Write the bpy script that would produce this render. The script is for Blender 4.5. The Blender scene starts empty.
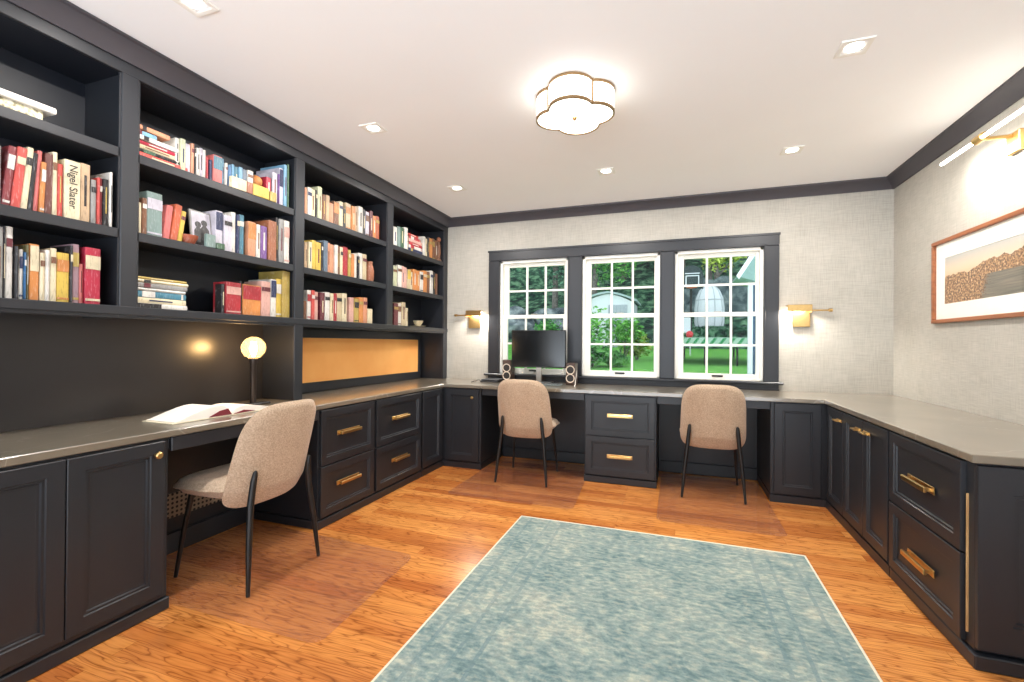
import bpy, bmesh, math, random
from mathutils import Vector, Matrix
S = bpy.context.scene
COLL = S.collection
R = math.radians
CAM_H = 1.131

# ------------------------------------------------------------------ camera
def make_camera():
    yaw, pitch, roll = .343, .005, .008
    fw0 = Vector((-math.sin(yaw), math.cos(yaw), 0)); r0 = Vector((math.cos(yaw), math.sin(yaw), 0)); u0 = Vector((0, 0, 1))
    fw = fw0*math.cos(pitch) + u0*math.sin(pitch); u2 = u0*math.cos(pitch) - fw0*math.sin(pitch)
    r3 = r0*math.cos(roll) + u2*math.sin(roll); u3 = u2*math.cos(roll) - r0*math.sin(roll)
    cd = bpy.data.cameras.new('camera'); cd.sensor_width = 36; cd.lens = 459.67/1024*36
    cd.clip_start = .02; cd.clip_end = 300
    co = bpy.data.objects.new('camera', cd); COLL.objects.link(co)
    m = Matrix.Identity(4)
    for i, v in enumerate((r3, u3, -fw)):
        for j in range(3): m[j][i] = v[j]
    m.translation = Vector((0, 0, CAM_H)); co.matrix_world = m
    S.camera = co
make_camera()

# ------------------------------------------------------------------ sky, exposure
S.view_settings.view_transform = 'Standard'; S.view_settings.look = 'None'
S.view_settings.exposure = 0.08; S.view_settings.gamma = 1.0; S.view_settings.use_curve_mapping = False
S.render.use_motion_blur = False
try:
    S.cycles.use_denoising = True; S.cycles.max_bounces = 8; S.cycles.diffuse_bounces = 5
    S.cycles.transparent_max_bounces = 12; S.cycles.sample_clamp_indirect = 6
except Exception: pass
SKY_FRONT, SKY_REAR, GLOW_REAR = 1.2, 1.4, 7.2   # yard side, open rear, and an upward glow added there to lift the ceiling
w = bpy.data.worlds.new('sky'); S.world = w; w.use_nodes = True
nt = w.node_tree; nt.nodes.clear()
tc = nt.nodes.new('ShaderNodeTexCoord'); sp = nt.nodes.new('ShaderNodeSeparateXYZ')
mr = nt.nodes.new('ShaderNodeMapRange'); mr.inputs['From Min'].default_value = .25; mr.inputs['From Max'].default_value = -.35
mr.inputs['To Min'].default_value = SKY_FRONT
mz = nt.nodes.new('ShaderNodeMapRange'); mz.inputs['From Min'].default_value = .06; mz.inputs['From Max'].default_value = -.06
mz.inputs['To Min'].default_value = SKY_REAR; mz.inputs['To Max'].default_value = GLOW_REAR
bg = nt.nodes.new('ShaderNodeBackground'); bg.inputs['Color'].default_value = (.90, .985, 1.07, 1)
wo = nt.nodes.new('ShaderNodeOutputWorld')
nt.links.new(tc.outputs['Generated'], sp.inputs[0]); nt.links.new(sp.outputs['Z'], mz.inputs['Value']); nt.links.new(mz.outputs[0], mr.inputs['To Max']); nt.links.new(sp.outputs['Y'], mr.inputs['Value'])
nt.links.new(mr.outputs[0], bg.inputs['Strength']); nt.links.new(bg.outputs[0], wo.inputs[0])

# ------------------------------------------------------------------ materials
def lin(c):
    return tuple(((x/255)/12.92 if x/255 <= .04045 else ((x/255+.055)/1.055)**2.4) for x in c) + (1,)
class NT:
    def __init__(s, name):
        s.m = bpy.data.materials.new(name); s.m.use_nodes = True; s.t = s.m.node_tree
        s.b = s.t.nodes['Principled BSDF']; s.o = s.t.nodes['Material Output']
    def n(s, typ, **kw):
        x = s.t.nodes.new('ShaderNode'+typ)
        for k, v in kw.items():
            if k.startswith('i_'): x.inputs[k[2:].replace('_', ' ')].default_value = v
            else: setattr(x, k, v)
        return x
    def l(s, a, b): s.t.links.new(a, b)
    def coord(s, scale=(1, 1, 1), rot=(0, 0, 0), kind='Object'):
        t = s.n('TexCoord'); mp = s.n('Mapping'); mp.inputs['Scale'].default_value = scale; mp.inputs['Rotation'].default_value = rot
        s.l(t.outputs[kind], mp.inputs[0]); return mp.outputs[0]
    def ramp(s, fac, stops):
        r = s.n('ValToRGB'); cr = r.color_ramp
        while len(cr.elements) < len(stops): cr.elements.new(.5)
        for e, (p, c) in zip(cr.elements, stops): e.position = p; e.color = c
        s.l(fac, r.inputs[0]); return r.outputs[0]
    def mix(s, fac, a, b, blend='MIX'):
        m = s.n('Mix', data_type='RGBA', blend_type=blend)
        if isinstance(fac, (int, float)): m.inputs[0].default_value = fac
        else: s.l(fac, m.inputs[0])
        for k, v in ((6, a), (7, b)):
            if isinstance(v, tuple): m.inputs[k].default_value = v
            else: s.l(v, m.inputs[k])
        return m.outputs[2]
    def bump(s, h, strength=.2, dist=.01):
        b = s.n('Bump'); b.inputs['Strength'].default_value = strength; b.inputs['Distance'].default_value = dist
        s.l(h, b.inputs['Height']); s.l(b.outputs[0], s.b.inputs['Normal'])
def plain(name, c, rough=.5, metal=0, var=.06, nscale=30, spec=.5, bump=0, coat=0):
    M = NT(name); c = lin(c) if max(c) > 1 else tuple(c)+(1,)
    nz = M.n('TexNoise'); nz.inputs['Scale'].default_value = nscale; nz.inputs['Detail'].default_value = 4
    M.l(M.coord(), nz.inputs['Vector'])
    lo = tuple(x*(1-var) for x in c[:3])+(1,); hi = tuple(min(1, x*(1+var)) for x in c[:3])+(1,)
    M.l(M.ramp(nz.outputs[0], [(.3, lo), (.7, hi)]), M.b.inputs['Base Color'])
    M.b.inputs['Roughness'].default_value = rough; M.b.inputs['Metallic'].default_value = metal
    M.b.inputs['Specular IOR Level'].default_value = spec; M.b.inputs['Coat Weight'].default_value = coat
    if bump: M.bump(nz.outputs[0], bump, .002)
    return M.m
def glow(name, c, strength):
    M = NT(name); M.b.inputs['Base Color'].default_value = tuple(c)+(1,)
    M.b.inputs['Emission Color'].default_value = tuple(c)+(1,); M.b.inputs['Emission Strength'].default_value = strength
    return M.m
def clear(name, tint=(1, 1, 1), ior=1.45, rough=0.0, haze=None, hazef=0):
    M = NT(name); tr = M.n('BsdfTransparent'); tr.inputs[0].default_value = tuple(tint)+(1,)
    gl = M.n('BsdfGlossy'); gl.inputs['Roughness'].default_value = rough
    fr = M.n('Fresnel'); fr.inputs[0].default_value = ior
    geo = M.n('NewGeometry'); inv = M.n('Math', operation='SUBTRACT'); inv.inputs[0].default_value = 1.0
    M.l(geo.outputs['Backfacing'], inv.inputs[1]); ml = M.n('Math', operation='MULTIPLY')
    M.l(fr.outputs[0], ml.inputs[0]); M.l(inv.outputs[0], ml.inputs[1])
    base = tr.outputs[0]
    if haze:
        df = M.n('BsdfDiffuse'); df.inputs[0].default_value = tuple(haze)+(1,)
        m0 = M.n('MixShader'); m0.inputs[0].default_value = hazef
        M.l(tr.outputs[0], m0.inputs[1]); M.l(df.outputs[0], m0.inputs[2]); base = m0.outputs[0]
    mx = M.n('MixShader'); M.l(ml.outputs[0], mx.inputs[0]); M.l(base, mx.inputs[1]); M.l(gl.outputs[0], mx.inputs[2])
    M.l(mx.outputs[0], M.o.inputs['Surface'])
    return M.m
def mat_wallpaper():
    M = NT('woven wallpaper'); c = M.coord()
    n1 = M.n('TexNoise', i_Scale=1.0); n1.inputs['Detail'].default_value = 3
    n2 = M.n('TexNoise', i_Scale=1.0); n2.inputs['Detail'].default_value = 3
    M.l(M.coord((260, 260, 10)), n1.inputs['Vector']); M.l(M.coord((10, 10, 260)), n2.inputs['Vector'])
    a = M.n('Math', operation='ADD'); M.l(n1.outputs[0], a.inputs[0]); M.l(n2.outputs[0], a.inputs[1])
    h = M.n('Math', operation='MULTIPLY'); h.inputs[1].default_value = .5; M.l(a.outputs[0], h.inputs[0])
    n3 = M.n('TexNoise', i_Scale=5.0); n3.inputs['Detail'].default_value = 6; M.l(c, n3.inputs['Vector'])
    col = M.ramp(h.outputs[0], [(.36, lin((160, 156, 147))), (.62, lin((186, 181, 171)))])
    col = M.mix(.22, col, M.ramp(n3.outputs[0], [(.35, lin((164, 161, 152))), (.65, lin((192, 188, 179)))]))
    M.l(col, M.b.inputs['Base Color']); M.b.inputs['Roughness'].default_value = .8; M.b.inputs['Specular IOR Level'].default_value = .2
    M.bump(h.outputs[0], .12, .002)
    return M.m
def mat_floor():
    M = NT('oak floorboards')
    br = M.n('TexBrick'); br.offset = .37; br.offset_frequency = 2; br.squash = 1.0
    for k, v in (('Scale', 1.0), ('Mortar Size', .0006), ('Mortar Smooth', .2), ('Bias', 0.0), ('Brick Width', .95), ('Row Height', .083)): br.inputs[k].default_value = v
    br.inputs['Color1'].default_value = (0, 0, 0, 1); br.inputs['Color2'].default_value = (1, 1, 1, 1); br.inputs['Mortar'].default_value = (.5, .5, .5, 1)
    M.l(M.coord(), br.inputs['Vector'])
    # shift the grain from board to board
    cx = M.coord((1, 1, 1)); off = M.n('VectorMath', operation='SCALE'); off.inputs['Scale'].default_value = 7.0
    M.l(br.outputs['Color'], off.inputs[0]); ad = M.n('VectorMath', operation='ADD'); M.l(cx, ad.inputs[0]); M.l(off.outputs[0], ad.inputs[1])
    mp = M.n('Mapping'); mp.inputs['Scale'].default_value = (.9, 6.5, 1); M.l(ad.outputs[0], mp.inputs[0])
    n0 = M.n('TexNoise', i_Scale=1.6); n0.inputs['Detail'].default_value = 3; M.l(mp.outputs[0], n0.inputs['Vector'])
    mul = M.n('Math', operation='MULTIPLY'); mul.inputs[1].default_value = 30; M.l(n0.outputs[0], mul.inputs[0])
    fr = M.n('Math', operation='PINGPONG'); fr.inputs[1].default_value = 1; M.l(mul.outputs[0], fr.inputs[0])   # cathedral rings
    mp2 = M.n('Mapping'); mp2.inputs['Scale'].default_value = (2.5, 90, 1); M.l(ad.outputs[0], mp2.inputs[0])
    n1 = M.n('TexNoise', i_Scale=1.5); n1.inputs['Detail'].default_value = 5; M.l(mp2.outputs[0], n1.inputs['Vector'])
    base = M.ramp(br.outputs['Color'], [(0, lin((178, 104, 50))), (.35, lin((208, 137, 70))), (.7, lin((222, 155, 84))), (1, lin((192, 117, 57)))])
    ring = M.ramp(fr.outputs[0], [(0, (.40, .28, .21, 1)), (.26, (.90, .85, .80, 1)), (1, (1.06, 1.05, 1.03, 1))])
    fib = M.ramp(n1.outputs[0], [(.3, (.60, .50, .42, 1)), (.5, (1, 1, 1, 1)), (.8, (1.14, 1.12, 1.08, 1))])
    col = M.mix(.8, base, ring, 'MULTIPLY'); col = M.mix(.75, col, fib, 'MULTIPLY')
    n2 = M.n('TexNoise', i_Scale=1.3); M.l(M.coord(), n2.inputs['Vector'])
    col = M.mix(.5, col, M.ramp(n2.outputs[0], [(.35, (.74, .62, .54, 1)), (.7, (1.1, 1.08, 1.05, 1))]), 'MULTIPLY')
    col = M.mix(br.outputs['Fac'], col, lin((118, 64, 32)))
    M.l(col, M.b.inputs['Base Color']); M.b.inputs['Roughness'].default_value = .22
    M.b.inputs['Coat Weight'].default_value = .25; M.b.inputs['Coat Roughness'].default_value = .15
    M.bump(n1.outputs[0], .08, .001)
    return M.m
def mat_rug():
    M = NT('distressed wool rug'); c = M.coord()
    n1 = M.n('TexNoise', i_Scale=2.6); n1.inputs['Detail'].default_value = 10; n1.inputs['Roughness'].default_value = .78; M.l(c, n1.inputs['Vector'])
    n2 = M.n('TexNoise', i_Scale=1.0); n2.inputs['Detail'].default_value = 5; M.l(M.coord((26, 60, 26)), n2.inputs['Vector'])
    n3 = M.n('TexNoise', i_Scale=140.0); M.l(c, n3.inputs['Vector'])
    vo = M.n('TexVoronoi', i_Scale=9.0); vo.feature = 'SMOOTH_F1'; M.l(c, vo.inputs['Vector'])
    wv = M.n('Math', operation='SINE'); mm = M.n('Math', operation='MULTIPLY'); mm.inputs[1].default_value = 38; M.l(vo.outputs['Distance'], mm.inputs[0]); M.l(mm.outputs[0], wv.inputs[0])
    col = M.ramp(n1.outputs[0], [(.34, lin((84, 106, 109))), (.45, lin((119, 139, 138))), (.53, lin((152, 163, 155))), (.62, lin((198, 192, 172)))])
    col = M.mix(.45, col, M.ramp(n2.outputs[0], [(.34, lin((82, 106, 110))), (.5, lin((128, 147, 145))), (.64, lin((186, 186, 168)))]))
    col = M.mix(.10, col, M.ramp(wv.outputs[0], [(.3, lin((60, 98, 112))), (.7, lin((160, 180, 168)))]))
    # worn woven border lines running round the field
    sx = M.n('SeparateXYZ'); M.l(c, sx.inputs[0])
    def band(sock, pos, wd):
        a = M.n('Math', operation='ABSOLUTE'); M.l(sock, a.inputs[0]); s1 = M.n('Math', operation='SUBTRACT'); s1.inputs[1].default_value = pos; M.l(a.outputs[0], s1.inputs[0])
        a2 = M.n('Math', operation='ABSOLUTE'); M.l(s1.outputs[0], a2.inputs[0]); lt = M.n('Math', operation='LESS_THAN'); lt.inputs[1].default_value = wd; M.l(a2.outputs[0], lt.inputs[0]); return lt.outputs[0]
    tot = None
    for sock, ps in ((sx.outputs['X'], (.52, .60, .72)), (sx.outputs['Y'], (.94, 1.02, 1.14))):
        for q in ps:
            b = band(sock, q, .008)
            if tot is None: tot = b
            else:
                mxn = M.n('Math', operation='MAXIMUM'); M.l(tot, mxn.inputs[0]); M.l(b, mxn.inputs[1]); tot = mxn.outputs[0]
    fm = M.n('Math', operation='MULTIPLY'); M.l(tot, fm.inputs[0]); M.l(M.ramp(n2.outputs[0], [(.4, (0, 0, 0, 1)), (.62, (.5, .5, .5, 1))]), fm.inputs[1])
    col = M.mix(fm.outputs[0], col, lin((78, 112, 126)))
    col = M.mix(.5, col, M.ramp(n3.outputs[0], [(.25, (.72, .74, .76, 1)), (.75, (1.12, 1.12, 1.1, 1))]), 'MULTIPLY')
    M.l(col, M.b.inputs['Base Color']); M.b.inputs['Roughness'].default_value = .95; M.b.inputs['Specular IOR Level'].default_value = .1
    M.bump(n3.outputs[0], .4, .004)
    return M.m
def mat_stone():
    M = NT('grey quartz worktop'); c = M.coord()
    n1 = M.n('TexNoise', i_Scale=3.0); n1.inputs['Detail'].default_value = 8; M.l(c, n1.inputs['Vector'])
    n2 = M.n('TexNoise', i_Scale=1.7); n2.inputs['Detail'].default_value = 4; n2.inputs['Distortion'].default_value = .8; M.l(c, n2.inputs['Vector'])
    s1 = M.n('Math', operation='SUBTRACT'); s1.inputs[1].default_value = .5; M.l(n2.outputs[0], s1.inputs[0])
    ab = M.n('Math', operation='ABSOLUTE'); M.l(s1.outputs[0], ab.inputs[0])
    col = M.ramp(n1.outputs[0], [(.3, lin((108, 100, 86))), (.7, lin((126, 116, 100)))])
    vein = M.ramp(ab.outputs[0], [(0, (.3, .3, .3, 1)), (.006, (0, 0, 0, 1))])
    col = M.mix(vein, col, lin((190, 186, 178)))
    M.l(col, M.b.inputs['Base Color']); M.b.inputs['Roughness'].default_value = .30
    M.b.inputs['Coat Weight'].default_value = 1.0; M.b.inputs['Coat Roughness'].default_value = .16; M.b.inputs['Coat IOR'].default_value = 1.6
    return M.m
def mat_fabric():
    M = NT('beige boucle fabric'); c = M.coord()
    n1 = M.n('TexNoise', i_Scale=150.0); n1.inputs['Detail'].default_value = 3; M.l(c, n1.inputs['Vector'])
    n2 = M.n('TexNoise', i_Scale=6.0); n2.inputs['Detail'].default_value = 4; M.l(c, n2.inputs['Vector'])
    col = M.ramp(n1.outputs[0], [(.3, lin((156, 134, 112))), (.55, lin((192, 168, 143))), (.75, lin((214, 192, 167)))])
    col = M.mix(.25, col, M.ramp(n2.outputs[0], [(.3, lin((166, 142, 118))), (.7, lin((204, 180, 154)))]))
    M.l(col, M.b.inputs['Base Color']); M.b.inputs['Roughness'].default_value = .95; M.b.inputs['Specular IOR Level'].default_value = .15
    M.b.inputs['Sheen Weight'].default_value = .25
    M.bump(n1.outputs[0], .5, .004)
    return M.m
def mat_print():
    # the framed panorama: hill town by a bay (printed picture)
    M = NT('panorama print'); t = M.n('TexCoord'); sx = M.n('SeparateXYZ'); M.l(t.outputs['Generated'], sx.inputs[0])
    u, v = sx.outputs['Y'], sx.outputs['Z']     # u grows to the left in the room
    n1 = M.n('TexNoise', i_Scale=7.0, noise_dimensions='1D'); n1.inputs['Detail'].default_value = 6; M.l(u, n1.inputs['W'])
    def ma(op, a, b):
        m = M.n('Math', operation=op)
        for i, q in enumerate((a, b)):
            if isinstance(q, (int, float)): m.inputs[i].default_value = q
            else: M.l(q, m.inputs[i])
        return m.outputs[0]
    ridge = ma('ADD', ma('MULTIPLY', n1.outputs[0], .35), ma('SUBTRACT', .78, ma('MULTIPLY', u, .40)))
    sky = M.ramp(v, [(.45, lin((222, 178, 130))), (.72, lin((216, 196, 170))), (1, lin((176, 178, 176)))])
    n2 = M.n('TexNoise', i_Scale=1.0); n2.inputs['Detail'].default_value = 8; M.l(M.coord((1, 90, 26), kind='Generated'), n2.inputs['Vector'])
    town = M.ramp(n2.outputs[0], [(.32, lin((66, 52, 46))), (.45, lin((120, 94, 74))), (.56, lin((176, 134, 92))), (.7, lin((226, 196, 156)))])
    n3 = M.n('TexNoise', i_Scale=1.0); M.l(M.coord((1, 5, 60), kind='Generated'), n3.inputs['Vector'])
    sea = M.ramp(n3.outputs[0], [(.3, lin((92, 92, 84))), (.7, lin((134, 126, 112)))])
    issea = ma('MULTIPLY', ma('LESS_THAN', v, .46), ma('LESS_THAN', u, ma('SUBTRACT', ma('ADD', .60, ma('MULTIPLY', n2.outputs[0], .2)), ma('MULTIPLY', v, .1))))
    col = M.mix(issea, town, sea); col = M.mix(ma('GREATER_THAN', v, ridge), col, sky)
    M.l(col, M.b.inputs['Base Color']); M.b.inputs['Roughness'].default_value = .6
    return M.m
def mat_leaf(name, a, b, c3):
    M = NT(name); oi = M.n('TexNoise', i_Scale=3.5); oi.inputs['Detail'].default_value = 6; M.l(M.coord(), oi.inputs['Vector'])
    M.l(M.ramp(oi.outputs[0], [(.36, lin(tuple(x*.55 for x in a))), (.5, lin(b)), (.64, lin(c3))]), M.b.inputs['Base Color']); M.b.inputs['Roughness'].default_value = .7  # darkest blotches put the shade between leaves into the colour
    return M.m
def mat_noise(name, stops, scale, rough=.9, bump=0, cs=(1, 1, 1), detail=6):
    M = NT(name); n = M.n('TexNoise', i_Scale=scale); n.inputs['Detail'].default_value = detail; M.l(M.coord(cs), n.inputs['Vector'])
    M.l(M.ramp(n.outputs[0], [(p, lin(c)) for p, c in stops]), M.b.inputs['Base Color']); M.b.inputs['Roughness'].default_value = rough
    if bump: M.bump(n.outputs[0], bump, .05)
    return M.m
def mat_dots():
    # perforated radiator grille
    M = NT('perforated cream grille'); v = M.n('TexVoronoi', i_Scale=1.0); v.inputs['Randomness'].default_value = 0; M.l(M.coord((1, 42, 42)), v.inputs['Vector'])
    M.l(M.ramp(v.outputs['Distance'], [(.26, lin((10, 9, 9))), (.32, lin((150, 134, 116)))]), M.b.inputs['Base Color']); M.b.inputs['Roughness'].default_value = .5
    return M.m
PAINT = plain('charcoal navy paint', (35, 37, 42), .40, var=.05, nscale=3, spec=.5)
PAINT_SHADED = plain('charcoal navy paint shaded', (20, 24, 33), .5, var=.05, nscale=3)  # bookcase paint darkened, the shade inside the bays put into the colour
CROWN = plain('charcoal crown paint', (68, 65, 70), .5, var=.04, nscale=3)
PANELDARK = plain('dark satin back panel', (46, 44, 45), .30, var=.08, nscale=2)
CEIL = plain('white ceiling paint', (244, 244, 244), .85, var=.01, nscale=2, spec=.1)
WHITE = plain('white window paint', (236, 234, 226), .4, var=.02, nscale=5)
BRASS = plain('brushed brass', (212, 176, 116), .30, metal=1, var=.05, nscale=60)
GILT = plain('dull gilt rim', (150, 122, 86), .4, metal=.7, var=.04)
NICKEL = plain('satin nickel', (180, 176, 170), .3, metal=1, var=.03)
BLACK = plain('black metal', (20, 19, 19), .4, var=.1)
DARKP = plain('black plastic', (22, 22, 24), .32, var=.1)
CONE = plain('speaker cone', (40, 36, 34), .6, var=.1)
RINGM = plain('pale speaker ring', (214, 198, 180), .45, var=.05)
WALNUT = plain('dark speaker veneer', (66, 48, 40), .45, var=.15)
PAGE = plain('paper pages', (222, 210, 186), .9, var=.07, nscale=80, spec=.1)
PAPER = plain('white paper', (236, 230, 220), .8, var=.03, nscale=10, spec=.1)
FRAMEW = mat_noise('reddish wood frame', [(.3, (122, 70, 40)), (.7, (160, 98, 60))], 1.0, .4, cs=(40, 3, 40))
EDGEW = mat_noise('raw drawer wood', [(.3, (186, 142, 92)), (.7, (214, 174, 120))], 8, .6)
MATB = plain('white mat board', (238, 234, 226), .9, var=.01, spec=.1)
CREAM = plain('cream plastic', (214, 200, 180), .5, var=.02)
GLASS = clear('window glass', (.97, .99, .985), 1.18)
PICGLASS = clear('picture glass', (1, 1, 1), 1.35)
MATPLASTIC = clear('clear vinyl mat', (.955, .93, .92), 1.45, .10, (.75, .68, .64), .025)
BULBGLASS = clear('amber bulb glass', (1.0, .95, .80), 1.45, .02, (1, .9, .7), .12)
WALLP = mat_wallpaper(); FLOORM = mat_floor(); RUGM = mat_rug(); STONE = mat_stone(); FABRIC = mat_fabric(); PRINT = mat_print(); DOTS = mat_dots()
CORK = mat_noise('orange pinboard cloth', [(.3, (240, 164, 88)), (.7, (250, 184, 106))], 3, .9)
BIND = plain('cream rug binding', (214, 208, 186), .95, var=.06, nscale=50)
GLOWW = glow('lit white diffuser', (1, .95, .86), 3.0)
GLOWC = glow('lit downlight lens', (1, .95, .88), 14)
GLOWL = glow('lit lamp strip', (1, .96, .88), 14)
GLOWF = glow('glowing filament', (1, .80, .48), 16)

# ------------------------------------------------------------------ mesh helpers
class MB:
    def __init__(s): s.bm = bmesh.new()
    def box(s, x0, x1, y0, y1, z0, z1, bev=0, seg=1):
        a = [Vector(p) for p in ((x0, y0, z0), (x1, y0, z0), (x1, y1, z0), (x0, y1, z0), (x0, y0, z1), (x1, y0, z1), (x1, y1, z1), (x0, y1, z1))]
        vs = [s.bm.verts.new(p) for p in a]
        fs = [s.bm.faces.new([vs[i] for i in f]) for f in ((0, 3, 2, 1), (4, 5, 6, 7), (0, 1, 5, 4), (1, 2, 6, 5), (2, 3, 7, 6), (3, 0, 4, 7))]
        if bev:
            es = set(e for f in fs for e in f.edges)
            bmesh.ops.bevel(s.bm, geom=list(es), offset=bev, segments=seg, profile=.5, affect='EDGES')
        return s
    def poly(s, pts): s.bm.faces.new([s.bm.verts.new(p) for p in pts]); return s
    def prism(s, pts, vec):
        # pts: closed polygon of 3d points, swept along vec
        vec = Vector(vec); a = [s.bm.verts.new(p) for p in pts]; b = [s.bm.verts.new(Vector(p)+vec) for p in pts]
        n = len(pts)
        f = [s.bm.faces.new(a[::-1]), s.bm.faces.new(b)]
        for i in range(n): f.append(s.bm.faces.new((a[i], a[(i+1) % n], b[(i+1) % n], b[i])))
        bmesh.ops.recalc_face_normals(s.bm, faces=f)
        return s
    def rings(s, rings, close=True, cap=True):
        vr = [[s.bm.verts.new(p) for p in r] for r in rings]; fs = []
        for a, b in zip(vr, vr[1:]):
            n = len(a)
            for i in range(n if close else n-1): fs.append(s.bm.faces.new((a[i], a[(i+1) % n], b[(i+1) % n], b[i])))
        if cap: fs.append(s.bm.faces.new(vr[0][::-1])); fs.append(s.bm.faces.new(vr[-1]))
        bmesh.ops.recalc_face_normals(s.bm, faces=fs)
        return s
    def tube(s, pts, rad, n=12):
        pts = [Vector(p) for p in pts]; rad = [rad]*len(pts) if isinstance(rad, (int, float)) else rad
        out = []
        t0 = (pts[1]-pts[0]).normalized(); up = Vector((0, 0, 1)) if abs(t0.z) < .9 else Vector((1, 0, 0))
        u = t0.cross(up).normalized()
        for i, p in enumerate(pts):
            t = (pts[min(i+1, len(pts)-1)]-pts[max(i-1, 0)]).normalized()
            u = (u - t*u.dot(t)).normalized(); v = t.cross(u)
            out.append([p+(u*math.cos(2*math.pi*k/n)+v*math.sin(2*math.pi*k/n))*rad[i] for k in range(n)])
        return s.rings(out)
    def lathe(s, prof, c, axis='z', n=24):
        # prof: list of (radius, height) along the axis
        c = Vector(c); out = []
        for r, h in prof:
            ring = []
            for k in range(n):
                a = 2*math.pi*k/n; x, y = max(r, 1e-5)*math.cos(a), max(r, 1e-5)*math.sin(a)
                ring.append(c + Vector({'z': (x, y, h), 'x': (h, x, y), 'y': (x, h, y)}[axis]))
            out.append(ring)
        return s.rings(out)
    def slab(s, o, u, v, n, w, h, steps, thick):
        # framed panel: outer rectangle w x h at o spanned by u,v facing n; steps = [(inset, depth)...]
        o, u, v, n = Vector(o), Vector(u), Vector(v), Vector(n)
        def rect(i, d): return [o+u*i+v*i+n*d, o+u*(w-i)+v*i+n*d, o+u*(w-i)+v*(h-i)+n*d, o+u*i+v*(h-i)+n*d]
        r = [rect(0, -thick), rect(0, -.002), rect(.002, 0)] + [rect(i, d) for i, d in steps]
        return s.rings(r)
    def grid(s, P, closeu=False):
        vr = [[s.bm.verts.new(p) for p in r] for r in P]
        for a, b in zip(vr, vr[1:]):
            for i in range(len(a)-1): s.bm.faces.new((a[i], a[i+1], b[i+1], b[i]))
        return s
    def merge(s, d=1e-5): bmesh.ops.remove_doubles(s.bm, verts=s.bm.verts, dist=d); return s
OFF = {}
def finish(mb, name, mat, off=Vector((0, 0, 0)), angle=35):
    bm = mb.bm; bm.normal_update()
    for f in bm.faces: f.smooth = True
    for e in bm.edges:
        if len(e.link_faces) == 2 and e.calc_face_angle(0) > R(angle): e.smooth = False
    for v in bm.verts: v.co -= off
    me = bpy.data.meshes.new(name); bm.to_mesh(me); bm.free()
    me.materials.append(mat)
    return me
def obj(name, mb, mat, parent=None, label=None, at=None, angle=35):
    # world-space mesh, stored relative to its thing's base (or to its own base point 'at')
    off = Vector((0, 0, 0))
    if parent is not None: off = OFF[parent.name]
    elif at is not None: off = Vector(at)
    o = bpy.data.objects.new(name, finish(mb, name, mat, off, angle)); COLL.objects.link(o)
    if parent is not None: o.parent = parent; OFF[o.name] = off
    else: o.location = off; OFF[o.name] = off
    if label: o['label'] = label
    return o
def thing(name, label, cat, loc=(0, 0, 0), group=None):
    o = bpy.data.objects.new(name, None); COLL.objects.link(o); o.empty_display_size = .05
    o.location = loc; o['label'] = label; o['category'] = cat; OFF[o.name] = Vector(loc)
    if group: o['group'] = group
    return o
def tag(o, label, cat, group=None):
    o['label'] = label; o['category'] = cat
    if group: o['group'] = group
    return o
def struct(name, mb, mat, parent=None, angle=35):
    o = obj(name, mb, mat, parent, angle=angle)
    if parent is None: o['kind'] = 'structure'
    return o
def lamp(kind, name, loc, power, color, parent, **kw):
    ld = bpy.data.lights.new(name, kind); ld.energy = power; ld.color = color
    rot = kw.pop('rot', (0, 0, 0))
    for k, v in kw.items(): setattr(ld, k, v)
    o = bpy.data.objects.new(name, ld); COLL.objects.link(o)
    o.parent = parent; o.location = Vector(loc)-OFF[parent.name]; o.rotation_euler = rot
    return o
def copy_thing(root, loc, rotz, label):
    c = root.copy(); COLL.objects.link(c); c.location = loc; c.rotation_euler = (0, 0, rotz); c['label'] = label
    for ch in list(root.children):
        d = ch.copy(); COLL.objects.link(d); d.parent = c
        for g in ch.children:
            e = g.copy(); COLL.objects.link(e); e.parent = d
    return c
X, Y, Z = Vector((1, 0, 0)), Vector((0, 1, 0)), Vector((0, 0, 1))

# ------------------------------------------------------------------ room shell
XL, XR, YB, YR, CZ = -2.60, 1.596, 4.374, -1.4, 2.44
struct('floor', MB().box(XL, XR, YR, YB+.02, -.06, 0), FLOORM)
struct('ceiling', MB().box(XL-.1, XR+.1, YR, YB+.15, CZ, CZ+.08), CEIL)
struct('wall_left', MB().box(XL-.1, XL, YR, YB+.15, -.06, CZ), WALLP)
struct('wall_right', MB().box(XR, XR+.1, YR, YB+.15, -.06, CZ), WALLP)
WX0, WX1, WZ0, WZ1 = -1.72, .72, .80, 1.99
wb = MB()
wb.box(XL, WX0, YB, YB+.15, -.06, CZ).box(WX1, XR, YB, YB+.15, -.06, CZ).box(WX0, WX1, YB, YB+.15, WZ1, CZ).box(WX0, WX1, YB, YB+.15, -.06, WZ0)
struct('wall_back', wb, WALLP)
BX0 = -2.29
# crown mouldings of the back and right walls
def crown_prof(d0, z0):   # (distance out from the wall, height)
    return [(0, z0), (0, 2.359), (.012, 2.357), (.016, 2.366), (.062, 2.424), (.075, 2.428), (.077, z0)]
t = MB(); t.prism([(BX0, YB-d, z) for d, z in crown_prof(0, 2.44)], (XR-BX0, 0, 0)); struct('trim_1', t, CROWN)
t = MB(); t.prism([(XR-d, YR, z) for d, z in crown_prof(0, 2.44)], (0, YB-YR-.0, 0)); struct('trim_2', t, CROWN)
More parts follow.
